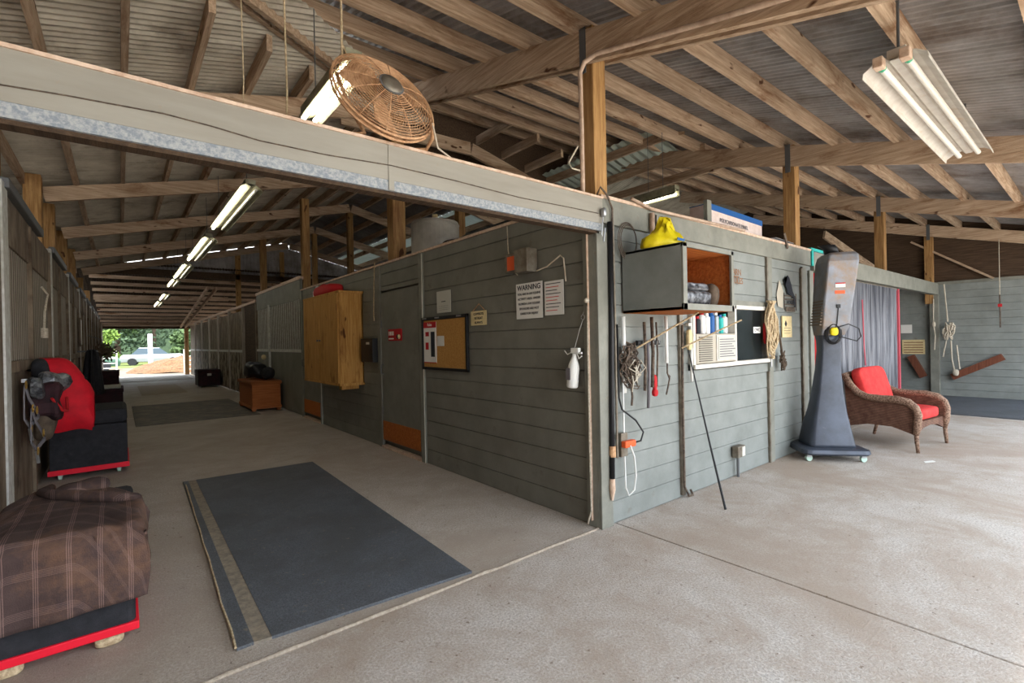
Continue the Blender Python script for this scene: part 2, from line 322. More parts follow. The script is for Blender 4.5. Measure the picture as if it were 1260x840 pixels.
    def prism(s, poly, o, ax, ay, nrm, th):   # 2-D polygon extruded both ways by th/2
        o = Vector(o); ax = Vector(ax); ay = Vector(ay); nrm = Vector(nrm); n = len(poly)
        vs = [o+ax*x+ay*y+nrm*(-th/2) for x, y in poly]+[o+ax*x+ay*y+nrm*(th/2) for x, y in poly]
        fs = [tuple(range(n-1, -1, -1)), tuple(range(n, 2*n))]+[(i, (i+1) % n, (i+1) % n+n, i+n) for i in range(n)]
        return s.add(vs, fs)
    def build(s, name, m, parent=None, smooth=False, bevel=0, solid=0, org=None):
        off = wloc(parent) if parent is not None else Vector((0, 0, 0))
        if parent is None and org is not None: off = Vector(org)
        me = bpy.data.meshes.new(name); me.from_pydata([Vector(v)-off for v in s.v], [], s.f); me.update()
        if s.uv:
            ul = me.uv_layers.new(name='UVMap')
            for l in me.loops: ul.data[l.index].uv = s.uv[l.vertex_index]
        me.materials.append(M[m] if isinstance(m, str) else m)
        o = bpy.data.objects.new(name, me); COL.objects.link(o)
        if smooth: me.polygons.foreach_set('use_smooth', [True]*len(me.polygons))
        if parent is not None: o.parent = parent; WL[o.name] = off
        elif org is not None: o.location = off; WL[o.name] = off
        if bevel: b = o.modifiers.new('b', 'BEVEL'); b.width = bevel; b.segments = 2; b.limit_method = 'ANGLE'; b.angle_limit = math.radians(50)
        if solid: b = o.modifiers.new('s', 'SOLIDIFY'); b.thickness = solid; b.offset = 0
        return o
def T(o, label, cat=None, group=None, kind=None):
    o['label'] = label
    if cat: o['category'] = cat
    if group: o['group'] = group
    if kind: o['kind'] = kind
    return o
def E(name, loc, label, cat, group=None, kind=None):
    o = bpy.data.objects.new(name, None); COL.objects.link(o); o.location = loc; WL[o.name] = Vector(loc); o.empty_display_size = .1
    return T(o, label, cat, group, kind)
def S(o, label=None):
    o['kind'] = 'structure'
    if label: o['label'] = label
    return o
def text(body, loc, X, Y, size, m, parent, name='lettering', alignx='CENTER'):
    c = bpy.data.curves.new(name, 'FONT'); c.body = body; c.size = size; c.align_x = alignx; c.align_y = 'CENTER'; c.extrude = .0006
    c.offset = size*.015
    X = Vector(X); Y = Vector(Y); Z = X.cross(Y)
    tmp = bpy.data.objects.new('tmp', c); COL.objects.link(tmp)
    me = bpy.data.meshes.new_from_object(tmp.evaluated_get(bpy.context.evaluated_depsgraph_get()))
    bpy.data.objects.remove(tmp); bpy.data.curves.remove(c)
    me.materials.clear(); me.materials.append(M[m]); o = bpy.data.objects.new(name, me); COL.objects.link(o)
    off = wloc(parent); l = Vector(loc)-off
    o.parent = parent
    o.matrix_local = Matrix(((X.x, Y.x, Z.x, l.x), (X.y, Y.y, Z.y, l.y), (X.z, Y.z, Z.z, l.z), (0, 0, 0, 1)))
    return o
WX = ((0, -1, 0), (0, 0, 1))     # lettering axes on the aisle wall
WY = ((1, 0, 0), (0, 0, 1))      # on the front wall
def siding(mb, plane, a0, a1, z0, z1, pos, sgn, pitch=.165, zref=0):
    """lap boards with grooves. plane 'x': wall face at x=pos running along y; plane 'y': face at y=pos running along x. sgn = outward side"""
    prof = [(z0, 0)]
    k = math.floor((z0-zref)/pitch)
    while True:
        z = zref+k*pitch
        if z > z1: break
        for dz, dd in ((.0, -.008), (.004, -.008), (.006, .003), (pitch-.004, -.0005)):
            zz = z+dz
            if z0 < zz < z1: prof.append((zz, dd))
        k += 1
    prof.append((z1, 0)); vs = []; fs = []
    for z, d in prof:
        for a in (a0, a1): vs.append((pos+sgn*d, a, z) if plane == 'x' else (a, pos+sgn*d, z))
    for i in range(len(prof)-1): fs.append((2*i, 2*i+1, 2*i+3, 2*i+2))
    n = len(vs)
    bk = pos-sgn*.05
    for a in (a0, a1):
        for z in (z0, z1): vs.append((bk, a, z) if plane == 'x' else (a, bk, z))
    # back and ends
    L = len(prof)
    fs.append((n, n+1, n+3, n+2)); fs.append(tuple([2*i for i in range(L)]+[n+1, n])); fs.append(tuple([2*i+1 for i in range(L)]+[n+3, n+2]))
    fs.append((0, 1, n+2, n)); fs.append((2*L-2, 2*L-1, n+3, n+1))
    mb.add(vs, fs)
def corr(name, cols, f, amp=.011, m='roof', per=.076, flat=False):
    """corrugated sheet: cols = list of (t, s0, s1); f(t, s, h) gives the point, h the rib height"""
    vs = []; fs = []
    for i, (t, s0, s1) in enumerate(cols):
        ph = (t/per) % 1.0; h = amp*math.sin(2*PI*ph)
        if (math.floor(t/per) % 4) == 0: h = amp*2.4*max(0, math.sin(2*PI*ph)) + min(0, h)
        vs.append(f(t, s0, h)); vs.append(f(t, s1, h))
        if i: fs.append((2*i-2, 2*i-1, 2*i+1, 2*i))
    mb = MB().add(vs, fs)
    return mb.build(name, m, solid=.002)
def frange(a, b, st):
    n = int(math.ceil((b-a)/st)); return [a+(b-a)*i/n for i in range(n+1)]
# ------------------------------------------------------------------ ground and floor
g = MB().box(-60, 80, -40, 120, -.22, -.12); S(g.build('ground', 'dirt'), 'pale dirt ground outside the barn')
S(MB().box(-40, 60, -40, -6.05, -.13, -.02).build('ground_2', 'bounce'), 'pale sand sheet added behind the camera to bounce sunlight under the roof')  # unseen pale ground, added to throw sunlight up under the roof
def slab(name, x0, x1, y0, y1, m, z1=0):
    return S(MB().box(x0, x1, y0, y1, -.2, z1).build(name, m, bevel=.006))
slab('floor_1', -7.2, 0.0, .012, 27.4, 'concrete2'); slab('floor_2', 0.0, 11.3, .012, 9.2, 'concrete')
slab('floor_3', -9, .153, -6, 0.0, 'concrete'); slab('floor_4', .163, 16, -6, 0.0, 'concrete')
# raised lip of rough concrete along the joint
pts = []
mb = MB()
for i in range(120):
    x = -3.6+3.6*i/119; n1 = noise.noise(Vector((x*3, 0, 0))); pts.append((x, .012+.010*n1+.004*noise.noise(Vector((x*14, 2, 0))), -.002))
mb.tube(pts, [.013+.005*noise.noise(Vector((p[0]*9, 5, 0))) for p in pts], 8)
T(mb.build('trim_1', 'lip', smooth=True), 'rough pale concrete lip along the slab joint at the aisle mouth', None, None, 'structure')
# ------------------------------------------------------------------ main walls
ZT = 2.43
# aisle wall (x = 0)
mb = MB(); 
siding(mb, 'x', .10, 2.62, 0, ZT, 0.0, -1); siding(mb, 'x', 2.62, 3.86, 2.09, ZT, 0, -1)
siding(mb, 'x', 3.86, 6.30, 0, ZT, 0, -1); siding(mb, 'x', 6.30, 7.44, 2.05, ZT, 0, -1)
mb.box(.05, .10, 2.60, 3.9, 0, 2.1); mb.box(.05, .10, 6.25, 7.5, 0, 2.1)
S(mb.build('wall_aisle', 'paint_shaded'), 'dim grey-green boarded wall along the aisle, under the sign board')
# front wall (y = 0)
mb = MB()
siding(mb, 'y', .0, 1.20, 0, ZT, 0.0, -1); siding(mb, 'y', 1.20, 2.79, 0, 1.09, 0, -1); siding(mb, 'y', 1.20, 2.79, 1.71, ZT, 0, -1)
siding(mb, 'y', 2.79, 4.05, 0, ZT, 0, -1)
mb.box(0.0, .05, .02, .10, 0, ZT)
S(mb.build('wall_front', 'paint'), 'grey-green boarded tack room wall with the window')
# return wall inside the right-hand opening, inner partition
mb = MB(); siding(mb, 'x', .06, 5.2, 0, ZT, 4.05, 1); S(mb.build('wall_return', 'paint'))
# header over the opening to the right and over the aisle
mb = MB(); mb.box(4.05, 11.08, -.045, .0, 2.19, 2.43)
ob = S(mb.build('trim_2', 'trim'), 'long grey header board over the right-hand opening')
mb = MB().box(4.05, 11.08, .0, .05, 2.19, 2.43); S(mb.build('trim_3', 'trim'))
mb = MB(); mb.box(-4.6, .02, -.05, .0, 2.235, 2.415); S(mb.build('trim_4', 'beampaint'), 'wide pale grey fascia beam across the aisle mouth')
mb = MB(); mb.box(-4.6, .02, -.047, .0, 2.182, 2.236); S(mb.build('trim_5', 'primer'), 'speckled blue grey lower edge of the aisle beam')
mb = MB(); mb.box(-4.6, .02, -.058, .07, 2.415, 2.43); S(mb.build('trim_6', 'pink'), 'bare pinkish top edge of the aisle beam')
mb = MB(); mb.box(-4.6, .0, .0, .04, 2.20, 2.415); mb.box(-4.6, .0, -.03, .04, 2.165, 2.182); S(mb.build('trim_7', 'darkwood'))
c = MB(); c.tube([(-3.6, -.054, 2.27), (-3.031, -.054, 2.285), (-2.87, -.054, 2.298), (-2.59, -.054, 2.312), (-2.43, -.054, 2.305), (-2.25, -.054, 2.289), (-1.97, -.054, 2.291), (-1.64, -.054, 2.31), (-1.25, -.054, 2.306), (-.77, -.054, 2.291), (-.3, -.054, 2.30), (-.04, -.06, 2.30)], .0028, 5)
T(c.build('wire', 'strap', org=(-1.6, -.054, 2.29)), 'thin dark wire sagging along the face of the fascia beam', 'wire')
mb = MB(); mb.box(-1.65, -1.62, -.054, -.05, 2.182, 2.415); S(mb.build('trim_80', 'beampaint'))
# caps on the walls
mb = MB(); mb.box(.02, 4.05, -.04, .06, 2.43, 2.455); S(mb.build('trim_8', 'pink'), 'bare wooden cap along the front wall')
mb = MB(); mb.box(-.02, .08, .1, 7.44, 2.43, 2.455); S(mb.build('trim_9', 'pink'), 'bare wooden cap along the aisle wall')
mb = MB(); mb.box(.0, 4.05, -.032, .0, 2.25, 2.43); S(mb.build('trim_10', 'trim'), 'flat grey frieze board on top of the front wall')
# corner boards
mb = MB(); mb.box(-.028, .0, .0, .115, 0, 2.2); mb.box(-.028, .10, -.03, .0, 0, 2.19); S(mb.build('trim_11', 'trim', bevel=.004), 'corner boards of the grey block')
mb = MB(); mb.box(-.045, -.026, .055, .062, .05, 2.19); S(mb.build('trim_12', 'pink'))
# battens
n_ = 13
for (y0, y1, z0, z1, mm) in ((2.60, 2.70, 0, ZT, 'trim'), (3.78, 3.88, 0, ZT, 'paint_shaded'), (6.28, 6.37, 0, 2.1, 'trim'), (7.36, 7.46, 0, ZT, 'trim')):
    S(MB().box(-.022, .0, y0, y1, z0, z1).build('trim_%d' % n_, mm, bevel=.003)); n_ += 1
for y in (2.603, 6.285):
    S(MB().box(-.026, -.021, y, y+.012, 0.0, 2.42 if y < 3 else 1.0).build('trim_%d' % n_, 'white')); n_ += 1
for (x0, x1, z0, z1, mm) in ((1.035, 1.085, .02, 2.25, 'galv'), (2.79, 2.88, 0, 2.25, 'trim'), (2.765, 2.79, 0, 1.0, 'galv'), (2.765, 2.79, 1.72, 2.38, 'galv'), (3.70, 3.73, 0, 2.2, 'galv'), (3.73, 3.84, 0, 2.22, 'trim'), (3.95, 4.07, 0, 2.19, 'trim')):
    S(MB().box(x0, x1, -.028, .0, z0, z1).build('trim_%d' % n_, mm, bevel=.003)); n_ += 1
# far right wall (x = 11.1)
mb = MB(); siding(mb, 'x', -9, 6, 0, 2.40, 11.1, -1, .15); S(mb.build('wall_right', 'paint'), 'long grey boarded wall at the far right behind the wicker chair')
S(MB().box(11.05, 11.16, -9, 6, 2.40, 2.46).build('trim_%d' % n_, 'trim')); n_ += 1
S(MB().box(11.0, 11.1, -.05, .10, 0, 2.2).build('trim_%d' % n_, 'trim', bevel=.004), 'corner post board at the far end of the opening'); n_ += 1
# tack room ceiling deck and back partition
S(MB().box(.1, 4.05, .06, 7.4, 2.36, 2.40).build('ceiling_2', 'darkwood'), 'boarded deck over the tack room')
mb = MB(); siding(mb, 'y', 0.1, 4.4, 0, ZT, 7.4, 1); S(mb.build('wall_partition', 'paint_shaded'))
S(MB().box(4.0, 4.10, 5.2, 14.6, 0, 2.4).build('wall_back', 'paint_shaded'))
# ------------------------------------------------------------------ doors on aisle wall
def aisle_door(num, y0, y1, label, z1=2.06):
    d = S(MB().box(-.012, .045, y0, y1, .10, z1).build('door_%d' % num, 'paint_shaded', bevel=.004), label)
    k = MB().box(-.017, -.011, y0+.01, y1-.01, .11, .36).build('kick_plate', 'ply', d); k['label'] = 'orange plywood kick plate'
    MB().box(-.03, .045, y0-.02, y1+.02, .0, .03).build('threshold', 'pink', d)
    h = MB(); h.tube([(-.012, y1-.05, .98), (-.05, y1-.05, .99), (-.05, y1-.05, 1.10), (-.012, y1-.05, 1.11)], .008, 6); h.build('handle', 'track', d)
    for z in (.45, 1.6): MB().box(-.018, -.01, y1-.02, y1+.03, z, z+.09).build('hinge', 'track', d)
    return d
aisle_door(1, 2.72, 3.77, 'flat grey aisle door with orange kick plate beside the cork board')
aisle_door(2, 6.39, 7.35, 'grey aisle door under the hanging pine cabinet')
# ------------------------------------------------------------------ posts
def post(x0, x1, y0, y1, z0, z1, label, m='wz'):
    o = MB().box(x0, x1, y0, y1, z0, z1).build('roof_column', m, bevel=.006, org=((x0+x1)/2, (y0+y1)/2, z0)); return T(o, label, 'post', None, 'structure')
for i, (x, zt, lb) in enumerate(((.035, 3.74, 'square amber post standing on the corner of the grey block'), (3.70, 3.72, 'square post rising behind the front wall near the cardboard carton'), (7.40, 3.72, 'square post behind the grey header above the wicker chair'), (10.98, 3.70, 'last square post at the end of the grey header board'))):
    post(x, x+.14, .03, .17, 2.0 if i else .0, zt, lb)
post(.06, .24, 3.5, 3.68, 2.3, 4.4, 'thick post rising from the aisle wall left of the water drum')
post(.06, .20, 7.5, 7.64, 0, 4.25, 'post rising behind the pine cabinet')
post(.06, .20, 11.1, 11.24, 0, 4.25, 'post rising above the far stalls, first past the barred stall front')
post(.06, .20, 14.5, 14.6, 0, 4.25, 'thin post at the far gable wall')
for i, y in enumerate((3.9, 8.5, 11.1, 14.5)): post(1.34, 1.46, y, y+.12, 2.4, 4.4, 'ridge post, number %s from the front, under the long aisle ridge' % ('one', 'two', 'three', 'four')[i])
for i, y in enumerate((2.95, 5.68, 7.2, 9.3, 11.3, 14.0, 17.5)): post(-3.60, -3.44, y, y+.16, 0, 3.5 if y < 14 else 3.2, 'amber post behind the left stall fronts, %s from the aisle mouth' % ('first', 'second', 'third', 'fourth', 'fifth', 'sixth', 'seventh')[i])
# ------------------------------------------------------------------ roof
KF = .275; Z0F = 3.68
def zf(y): return Z0F+KF*y
def xh(y): return 1.037*y-3.65
def za(x): return 3.42+.24*(x+3.4)
YR = 3.9
# front sheet: ribs run up the slope (y)
cols = []
for x in frange(-6.2, 11.4, .019):
    ymax = min(YR, (x+3.65)/1.037)
    cols.append((x, -3.1, max(-3.05, ymax)))
S(corr('ceiling_3', cols, lambda t, s, h: (t, s, zf(s)+.15+h), m='roof'), 'dark corrugated metal roof over the front area')
cols = [(x, YR, 9.2) for x in frange(3.9, 11.4, .019)]
S(corr('ceiling_4', cols, lambda t, s, h: (t, s, zf(YR)+.15-KF*(s-YR)+h), m='roof2'))
cols = []
for y in frange(-3.1, 14.6, .019):
    cols.append((y, -7.2, 1.4 if y > YR else max(-7.1, min(1.4, xh(y)+.55))))
S(corr('ceiling_5', cols, lambda t, s, h: (s, t, za(s)+.14+h), m='roof2'), 'brown weathered corrugated roof over the aisle')
ZR = za(1.4)+.14
cols = [(y, 3.9, 6.5) for y in frange(YR, 14.6, .03)]
S(corr('ceiling_9', cols, lambda t, s, h: (s, t, ZR-.24*(s-1.4)+h-.01), m='roof'))
cols = [(y, 1.4, 3.1) for y in frange(YR, 14.6, .019)]
S(corr('ceiling_6', cols, lambda t, s, h: (s, t, ZR-.24*(s-1.4)+h), m='roof'))
cols = [(y, 3.08, 3.95) for y in frange(1.6, 14.6, .038)]
S(corr('ceiling_7', cols, lambda t, s, h: (s, t, ZR-.24*(s-1.4)+h-.01), m='fiberglass', per=.15), 'strip of pale translucent roofing letting in daylight')
# lean-to at the far end
cols = [(x, 14.4, 27.6) for x in frange(-7.2, 7, .03)]
S(corr('ceiling_8', cols, lambda t, s, h: (t, s, 3.72-.098*(s-14.4)+h), m='darkwood'))
# gable wall in corrugated iron at y = 14.6
vs = []; fs = []
for i, x in enumerate(frange(-3.4, 6.6, .03)):
    zt = (za(x) if x < 1.4 else za(1.4)-.24*(x-1.4))+.03
    h = .008*math.sin(x/.1*2*PI); vs += [(x, 14.62+h, 3.5), (x, 14.62+h, zt)]
    if i: fs.append((2*i-2, 2*i-1, 2*i+1, 2*i))
S(MB().add(vs, fs).build('wall_gable', 'roof', solid=.003), 'grey corrugated gable wall high up at the far end of the aisle roof')
S(MB().box(-3.4, 6.6, 14.5, 14.58, 3.42, 3.6).build('trim_%d' % n_, 'darkwood')); n_ += 1
# front purlins
k = 0; y = -2.72
FP = []
while y < 3.8:
    x0 = max(-6, xh(y)+.05)
    FP.append(y)
    o = MB().box(x0, 11.2, y, y+.058, zf(y)-.006, zf(y)+.14).build('ceiling_beam', 'wx', org=((x0+11.2)/2, y, zf(y)))
    T(o, 'rough brown purlin running left to right under the dark front roof', 'beam', 'purlins under the front roof', 'structure'); y += .57
# sloping double beams of the front roof
nm = ('first', 'second', 'third', 'fourth')
for i, x in enumerate((.035, 3.70, 7.40, 10.98)):
    yb = (-2.9, 3.35) if i == 0 else (-2.9, 3.85)
    for j, xx in enumerate((x-.02, x+.16)):
        ht = .235 if j == 0 else .19
        o = MB().beam((xx, yb[0], zf(yb[0])-ht*1.03), (xx, yb[1], zf(yb[1])-ht*1.03), .04, ht).build('roof_beam', 'wy', org=(xx, 0, 3.5))
        T(o, '%s sloping roof beam from the corner post, its %s board' % (nm[i], ('near', 'far')[j]), 'beam', None, 'structure')
    # strap at the post head
    S(MB().box(x-.045, x-.039, .06, .12, 3.38, 3.72).build('trim_%d' % n_, 'track')); n_ += 1
# long header boards over posts 2..4 under the purlins run along the top of the front wall line
# hip beams
for dx, lb in ((0, 'outer'), (.16, 'inner')):
    a = (xh(-1.6)+dx, -1.6, 3.40+.25*-1.6+.02); b = (xh(3.75)+dx, 3.75, 3.40+.25*3.75+.1)
    o = MB().beam(a, b, .045, .26).build('roof_beam', 'wx', org=a); T(o, 'diagonal hip beam above the pale fascia, %s board' % lb, 'beam', None, 'structure')
# light under-edge of hip
# aisle rafters
RY = (2.85, 5.9, 8.5, 11.1, 13.7)
for i, y in enumerate(RY):
    wd = ('first', 'second', 'third', 'fourth', 'fifth')[i]
    x1 = 1.4
    if i == 0: x1 = xh(y)-.0
    o = MB().beam((-3.42, y, za(-3.42)-.19), (x1, y, za(x1)-.19), .045, .18, up=(0, 0, 1)).build('roof_beam', 'wx', org=(-1, y, 3.5)); T(o, '%s rafter across the aisle from its mouth, left half' % wd, 'beam', None, 'structure')
    if i:
        o = MB().beam((1.4, y, za(1.4)-.19), (4.3, y, za(1.4)-.24*2.9-.19), .045, .18).build('roof_beam', 'wx', org=(3, y, 4)); T(o, '%s rafter of the aisle roof beyond its ridge, sloping down right' % wd, 'beam', None, 'structure')
for yy, za0 in ((3.5, 4.12),):
    o = MB().beam((-.6, yy, za0-.05), (1.3, yy, za0), .045, .18).build('roof_beam', 'wx', org=(0, yy, 4)); T(o, 'short collar beam seen above the fascia behind the hanging fan', 'beam', None, 'structure')
    o = MB().beam((1.3, yy, za0), (4.2, yy, za0-.7), .045, .18).build('roof_beam', 'wx', org=(2, yy, 4)); T(o, 'sloping rafter right of the hanging fan over the tack room', 'beam', None, 'structure')
# aisle purlins
for x in (-5.5, -4.6, -3.6, -3.14, -2.67, -2.2, -1.74, -1.27, -.8, -.33, .14, .61, 1.08):
    y0 = max(-3, (x+3.65)/1.037+.1) if x < 1 else YR
    o = MB().box(x-.022, x+.022, y0, 14.5, za(x)-.01, za(x)+.125).build('ceiling_beam', 'wy', org=(x, 7, za(x)))
    T(o, 'dark purlin running down the aisle under the brown roof', 'beam', 'purlins under the aisle roof', 'structure')
S(MB().box(.3, 4.4, YR-.02, YR+.03, 4.1, 4.85).build('trim_90', 'darkwood'))
for x in (1.7, 2.2, 2.7, 3.2, 3.75, 4.25):
    z = za(1.4)-.24*(x-1.4)
    o = MB().box(x-.022, x+.022, 3.0 if x < 3 else 1.2, 14.5, z-.01, z+.115).build('ceiling_beam', 'wy', org=(x, 7, z))
    T(o, 'purlin on the far slope of the aisle roof', 'beam', 'purlins beyond the ridge', 'structure')
# lean-to purlins
for i in range(12):
    y = 15.0+i*1.02; z = 3.72-.098*(y-14.4)
    o = MB().box(-3.4, 4.2, y, y+.05, z-.12, z-.015).build('ceiling_beam', 'wx', org=(0, y, z)); T(o, 'brown purlin across the far end roof of the aisle', 'beam', 'purlins at the far end', 'structure')
for a, b, lb in (((-.38, 26.8, 2.33), (-.50, 16, 3.22), 'outer'), ((-.18, 26.8, 2.33), (-.26, 16, 3.22), 'inner')):
    T(MB().beam(a, b, .05, .12).build('roof_beam', 'wy', org=a), 'pale diagonal rafter over the far doorway, %s one' % lb, 'beam', None, 'structure')
T(MB().beam((-3.4, 18.8, 3.02), (.5, 18.8, 3.1), .05, .16).build('roof_beam', 'wx', org=(-2, 18.8, 3)), 'last rafter before the far doorway', 'beam', None, 'structure')
# roof beyond the front ridge: brace boards
T(MB().beam((11.0, .4, 3.4), (11.0, -.9, 2.45), .04, .14, up=(1, 0, 0)).build('roof_beam', 'wy', org=(11, 0, 3)), 'diagonal brace from the last post down to the far right wall', 'beam', None, 'structure')
T(MB().beam((8.2, 1.2, 3.3), (10.4, .8, 2.6), .04, .16).build('roof_beam', 'wgrey', org=(9, 1, 3)), 'old diagonal timber resting behind the grey header', 'beam', None, 'structure')
S(MB().prism([(-3.1, 2.4), (9.2, 2.4), (9.2, 3.52), (3.9, 4.98), (-3.1, 3.05)], (11.13, 0, 0), (0, 1, 0), (0, 0, 1), (1, 0, 0), .04).build('wall_upper_right', 'darkwood'))
S(MB().box(6.5, 6.6, 8.9, 14.6, 0, 3.4).build('wall_east', 'darkwood'))
S(MB().box(4.1, 11.1, 8.9, 9.0, 0, 3.5).build('wall_back_right', 'darkwood'))
# ------------------------------------------------------------------ left stall fronts (x = -3.4)
def stall_left(y0, y1, idx, label, first=False):
    r = E('stall_front', (-3.4, y0, 0), label, 'stall front', 'stall fronts along the left side of the aisle')
    X = -3.40
    jw = .22 if idx == 0 else .12
    MB().box(X-.10, X+.012, y0, y0+jw, 0, 2.66).build('jamb', 'whitejamb', r, bevel=.004)
    ym = (y0+y1)/2
    for a, b in ((y0+jw, ym-.03), (ym+.03, y1)):
        MB().box(X-.05, X-.02, a, b, .02, 1.24).build('lower_boards', 'stallwood', r)
        g = MB()
        yy = a+.03
        while yy < b-.03:
            g.box(X-.05, X-.0285, yy, yy+.06, 1.3, 2.24); yy += .105
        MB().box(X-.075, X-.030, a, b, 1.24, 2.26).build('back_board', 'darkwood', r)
        o = g.build('vertical_bars', 'panelwood', r); o['kind'] = 'stuff'
        MB().box(X-.055, X-.012, a, b, 2.24, 2.62).build('top_board', 'stallwood', r)
        MB().box(X-.05, X+.01, a, b, 1.22, 1.31).build('rail', 'stallwood', r, bevel=.004)
        MB().box(X-.05, X+.006, b-.05, b, .02, 2.6).build('stile', 'stallwood', r)
    MB().box(X-.02, X+.04, y0+.1, ym+.6, 2.62, 2.70).build('track_rail', 'track', r, bevel=.01)
    return r
ys = [2.72, 5.95, 8.6, 11.3, 14.0, 16.8, 19.6, 22.4, 24.8]
for i in range(8):
    stall_left(ys[i], ys[i+1]-.02, i, '%s worn grey stall front on the left side, counted from the aisle mouth' % ('first', 'second', 'third', 'fourth', 'fifth', 'sixth', 'seventh', 'eighth')[i])
S(MB().box(-3.62, -3.52, -.05, 27, 0, 2.3).build('wall_left', 'darkwood')); S(MB().box(-7.3, -7.2, -3, 27, 0, 2.55).build('wall_outer_left', 'darkwood'))
S(MB().box(-3.60, -3.40, -.0, 2.70, 0, 2.45).build('wall_left_end', 'stallwood'))
S(MB().box(-3.46, -3.36, 24.8, 27, 0, 2.5).build('wall_left_far', 'stallwood'))
S(MB().box(-3.75, -3.62, -9, -.05, 0, 3.6).build('wall_left_blocker', 'stallwood'))  # unseen wall added to cut the west light reaching the aisle wall
# ------------------------------------------------------------------ right stall fronts beyond door 2
def stall_right(y0, y1, label, kind):
    r = E('stall_front', (0, y0, 0), label, 'stall front', 'stall fronts past the pine cabinet')
    if kind == 'bars':
        MB().box(0, .04, y0, y1, .02, 1.25).build('lower_boards', 'paint_shaded', r)
        g = MB(); yy = y0+.1
        while yy < y1-.1: g.box(.0, .006, yy, yy+.04, 1.3, 2.28); yy += .11
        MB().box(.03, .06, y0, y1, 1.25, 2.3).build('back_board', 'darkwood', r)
        g.build('vertical_bars', 'whitejamb', r)['kind'] = 'stuff'
        MB().box(-.01, .04, y0, y1, 2.28, 2.68).build('top_board', 'paint_shaded', r)
        MB().box(-.02, .03, y0, y1, 1.24, 1.30).build('rail', 'whitejamb', r)
        MB().box(-.035, .0, (y0+y1)/2+.55, (y0+y1)/2+.63, .1, 2.34).build('jamb', 'whitejamb', r)
    elif kind == 'dark':
        MB().box(.03, .06, y0, y1, .02, 2.5).build('door_panel', 'darkwood', r)
        MB().box(-.02, .05, y0, y0+.09, 0, 2.6).build('jamb', 'stallwood', r)
    else:
        MB().box(0, .05, y0+.08, y1, .02, 1.22).build('lower_boards', 'chewed', r)
        MB().box(.01, .05, y0+.08, y1, 1.22, 2.4).build('upper_boards', 'stallwood', r)
        MB().box(-.03, .04, y0, y0+.09, 0, 2.5).build('jamb', 'panelwood', r)
        MB().box(-.02, .02, y0+.08, y1, 1.2, 1.27).build('rail', 'whitejamb', r)
    MB().box(-.03, .06, y0, y1, 2.66 if kind == 'bars' else 2.5, 2.72 if kind == 'bars' else 2.56).build('cap_board', 'pink', r)
    return r
stall_right(7.5, 11.35, 'barred stall front behind the orange wooden chest', 'bars')
stall_right(11.4, 13.1, 'dark recessed stall doorway left of the barred stall front', 'dark')
yy = 13.15
for i in range(6):
    stall_right(yy, yy+2.2, '%s chewed pale stall front past the dark doorway' % ('first', 'second', 'third', 'fourth', 'fifth', 'sixth')[i], 'chew'); yy += 2.25
# far doorway
S(MB().box(-3.4, 0.2, 26.9, 27.05, 2.30, 2.42).build('trim_%d' % n_, 'darkwood'), 'dark lintel over the far doorway'); n_ += 1
S(MB().box(-.22, -.05, 26.8, 27.0, 0, 2.35).build('trim_%d' % n_, 'wz'), 'brown jamb of the far doorway'); n_ += 1
# ------------------------------------------------------------------ floor mats
def fmat(name, x0, x1, y0, y1, th, m, label, rot=0, group=None):
    c = Vector(((x0+x1)/2, (y0+y1)/2, 0)); mb = MB(); ca, sa = math.cos(rot), math.sin(rot)
    mb.obox((c.x, c.y, th/2+.001), (ca, sa, 0), (-sa, ca, 0), (0, 0, 1), (x1-x0)/2, (y1-y0)/2, th/2)
    return T(mb.build(name, m, bevel=.004, org=(c.x, c.y, 0)), label, 'mat', group)
r = E('floor_mat', (-1.65, 1.85, 0), 'large dark rubber mat at the aisle mouth with a worn tan left edge', 'mat')
MB().add([(-2.20, .15, .001), (-1.115, .06, .001), (-1.0, 3.56, .001), (-2.15, 3.62, .001), (-2.20, .15, .016), (-1.115, .06, .016), (-1.0, 3.56, .016), (-2.15, 3.62, .016)],
         [(0, 3, 2, 1), (4, 5, 6, 7), (0, 1, 5, 4), (1, 2, 6, 5), (2, 3, 7, 6), (3, 0, 4, 7)]).build('mat_sheet', 'rubber', r)
MB().add([(-2.275, .16, .001), (-2.20, .15, .001), (-2.15, 3.62, .001), (-2.215, 3.63, .001), (-2.275, .16, .014), (-2.20, .15, .014), (-2.15, 3.62, .014), (-2.215, 3.63, .014)],
         [(0, 3, 2, 1), (4, 5, 6, 7), (0, 1, 5, 4), (1, 2, 6, 5), (2, 3, 7, 6), (3, 0, 4, 7)]).build('worn_edge', 'rubber_worn', r)
MB().add([(-2.345, .16, .001), (-2.275, .16, .001), (-2.215, 3.63, .001), (-2.26, 3.63, .001), (-2.345, .16, .015), (-2.275, .16, .015), (-2.215, 3.63, .015), (-2.26, 3.63, .015)],
         [(0, 3, 2, 1), (4, 5, 6, 7), (0, 1, 5, 4), (1, 2, 6, 5), (2, 3, 7, 6), (3, 0, 4, 7)]).build('edge_strip', 'rubber', r)
c = MB(); pp = [(-2.35+.10*i/20+.008*noise.noise(Vector((i*.5, 0, 0))), .16+3.3*i/20, .018) for i in range(21)]; c.tube(pp, .006, 5); 
T(c.build('string', 'rope', org=(-2.3, 1.8, 0)), 'thin frayed cord lying along the left edge of the big rubber mat', 'cord')
fmat('floor_mat', -2.55, -.55, 8.45, 12.2, .014, 'aislemat', 'wide dim mat across the aisle beside the orange chest')
fmat('floor_mat', -2.28, -1.15, 15.3, 19.6, .012, 'lip', 'pale dusty mat in the middle of the aisle past the dim mat')
fmat('floor_mat', -2.9, -.3, 22.6, 26.2, .012, 'dustymat', 'pale mat nearest the far doorway')
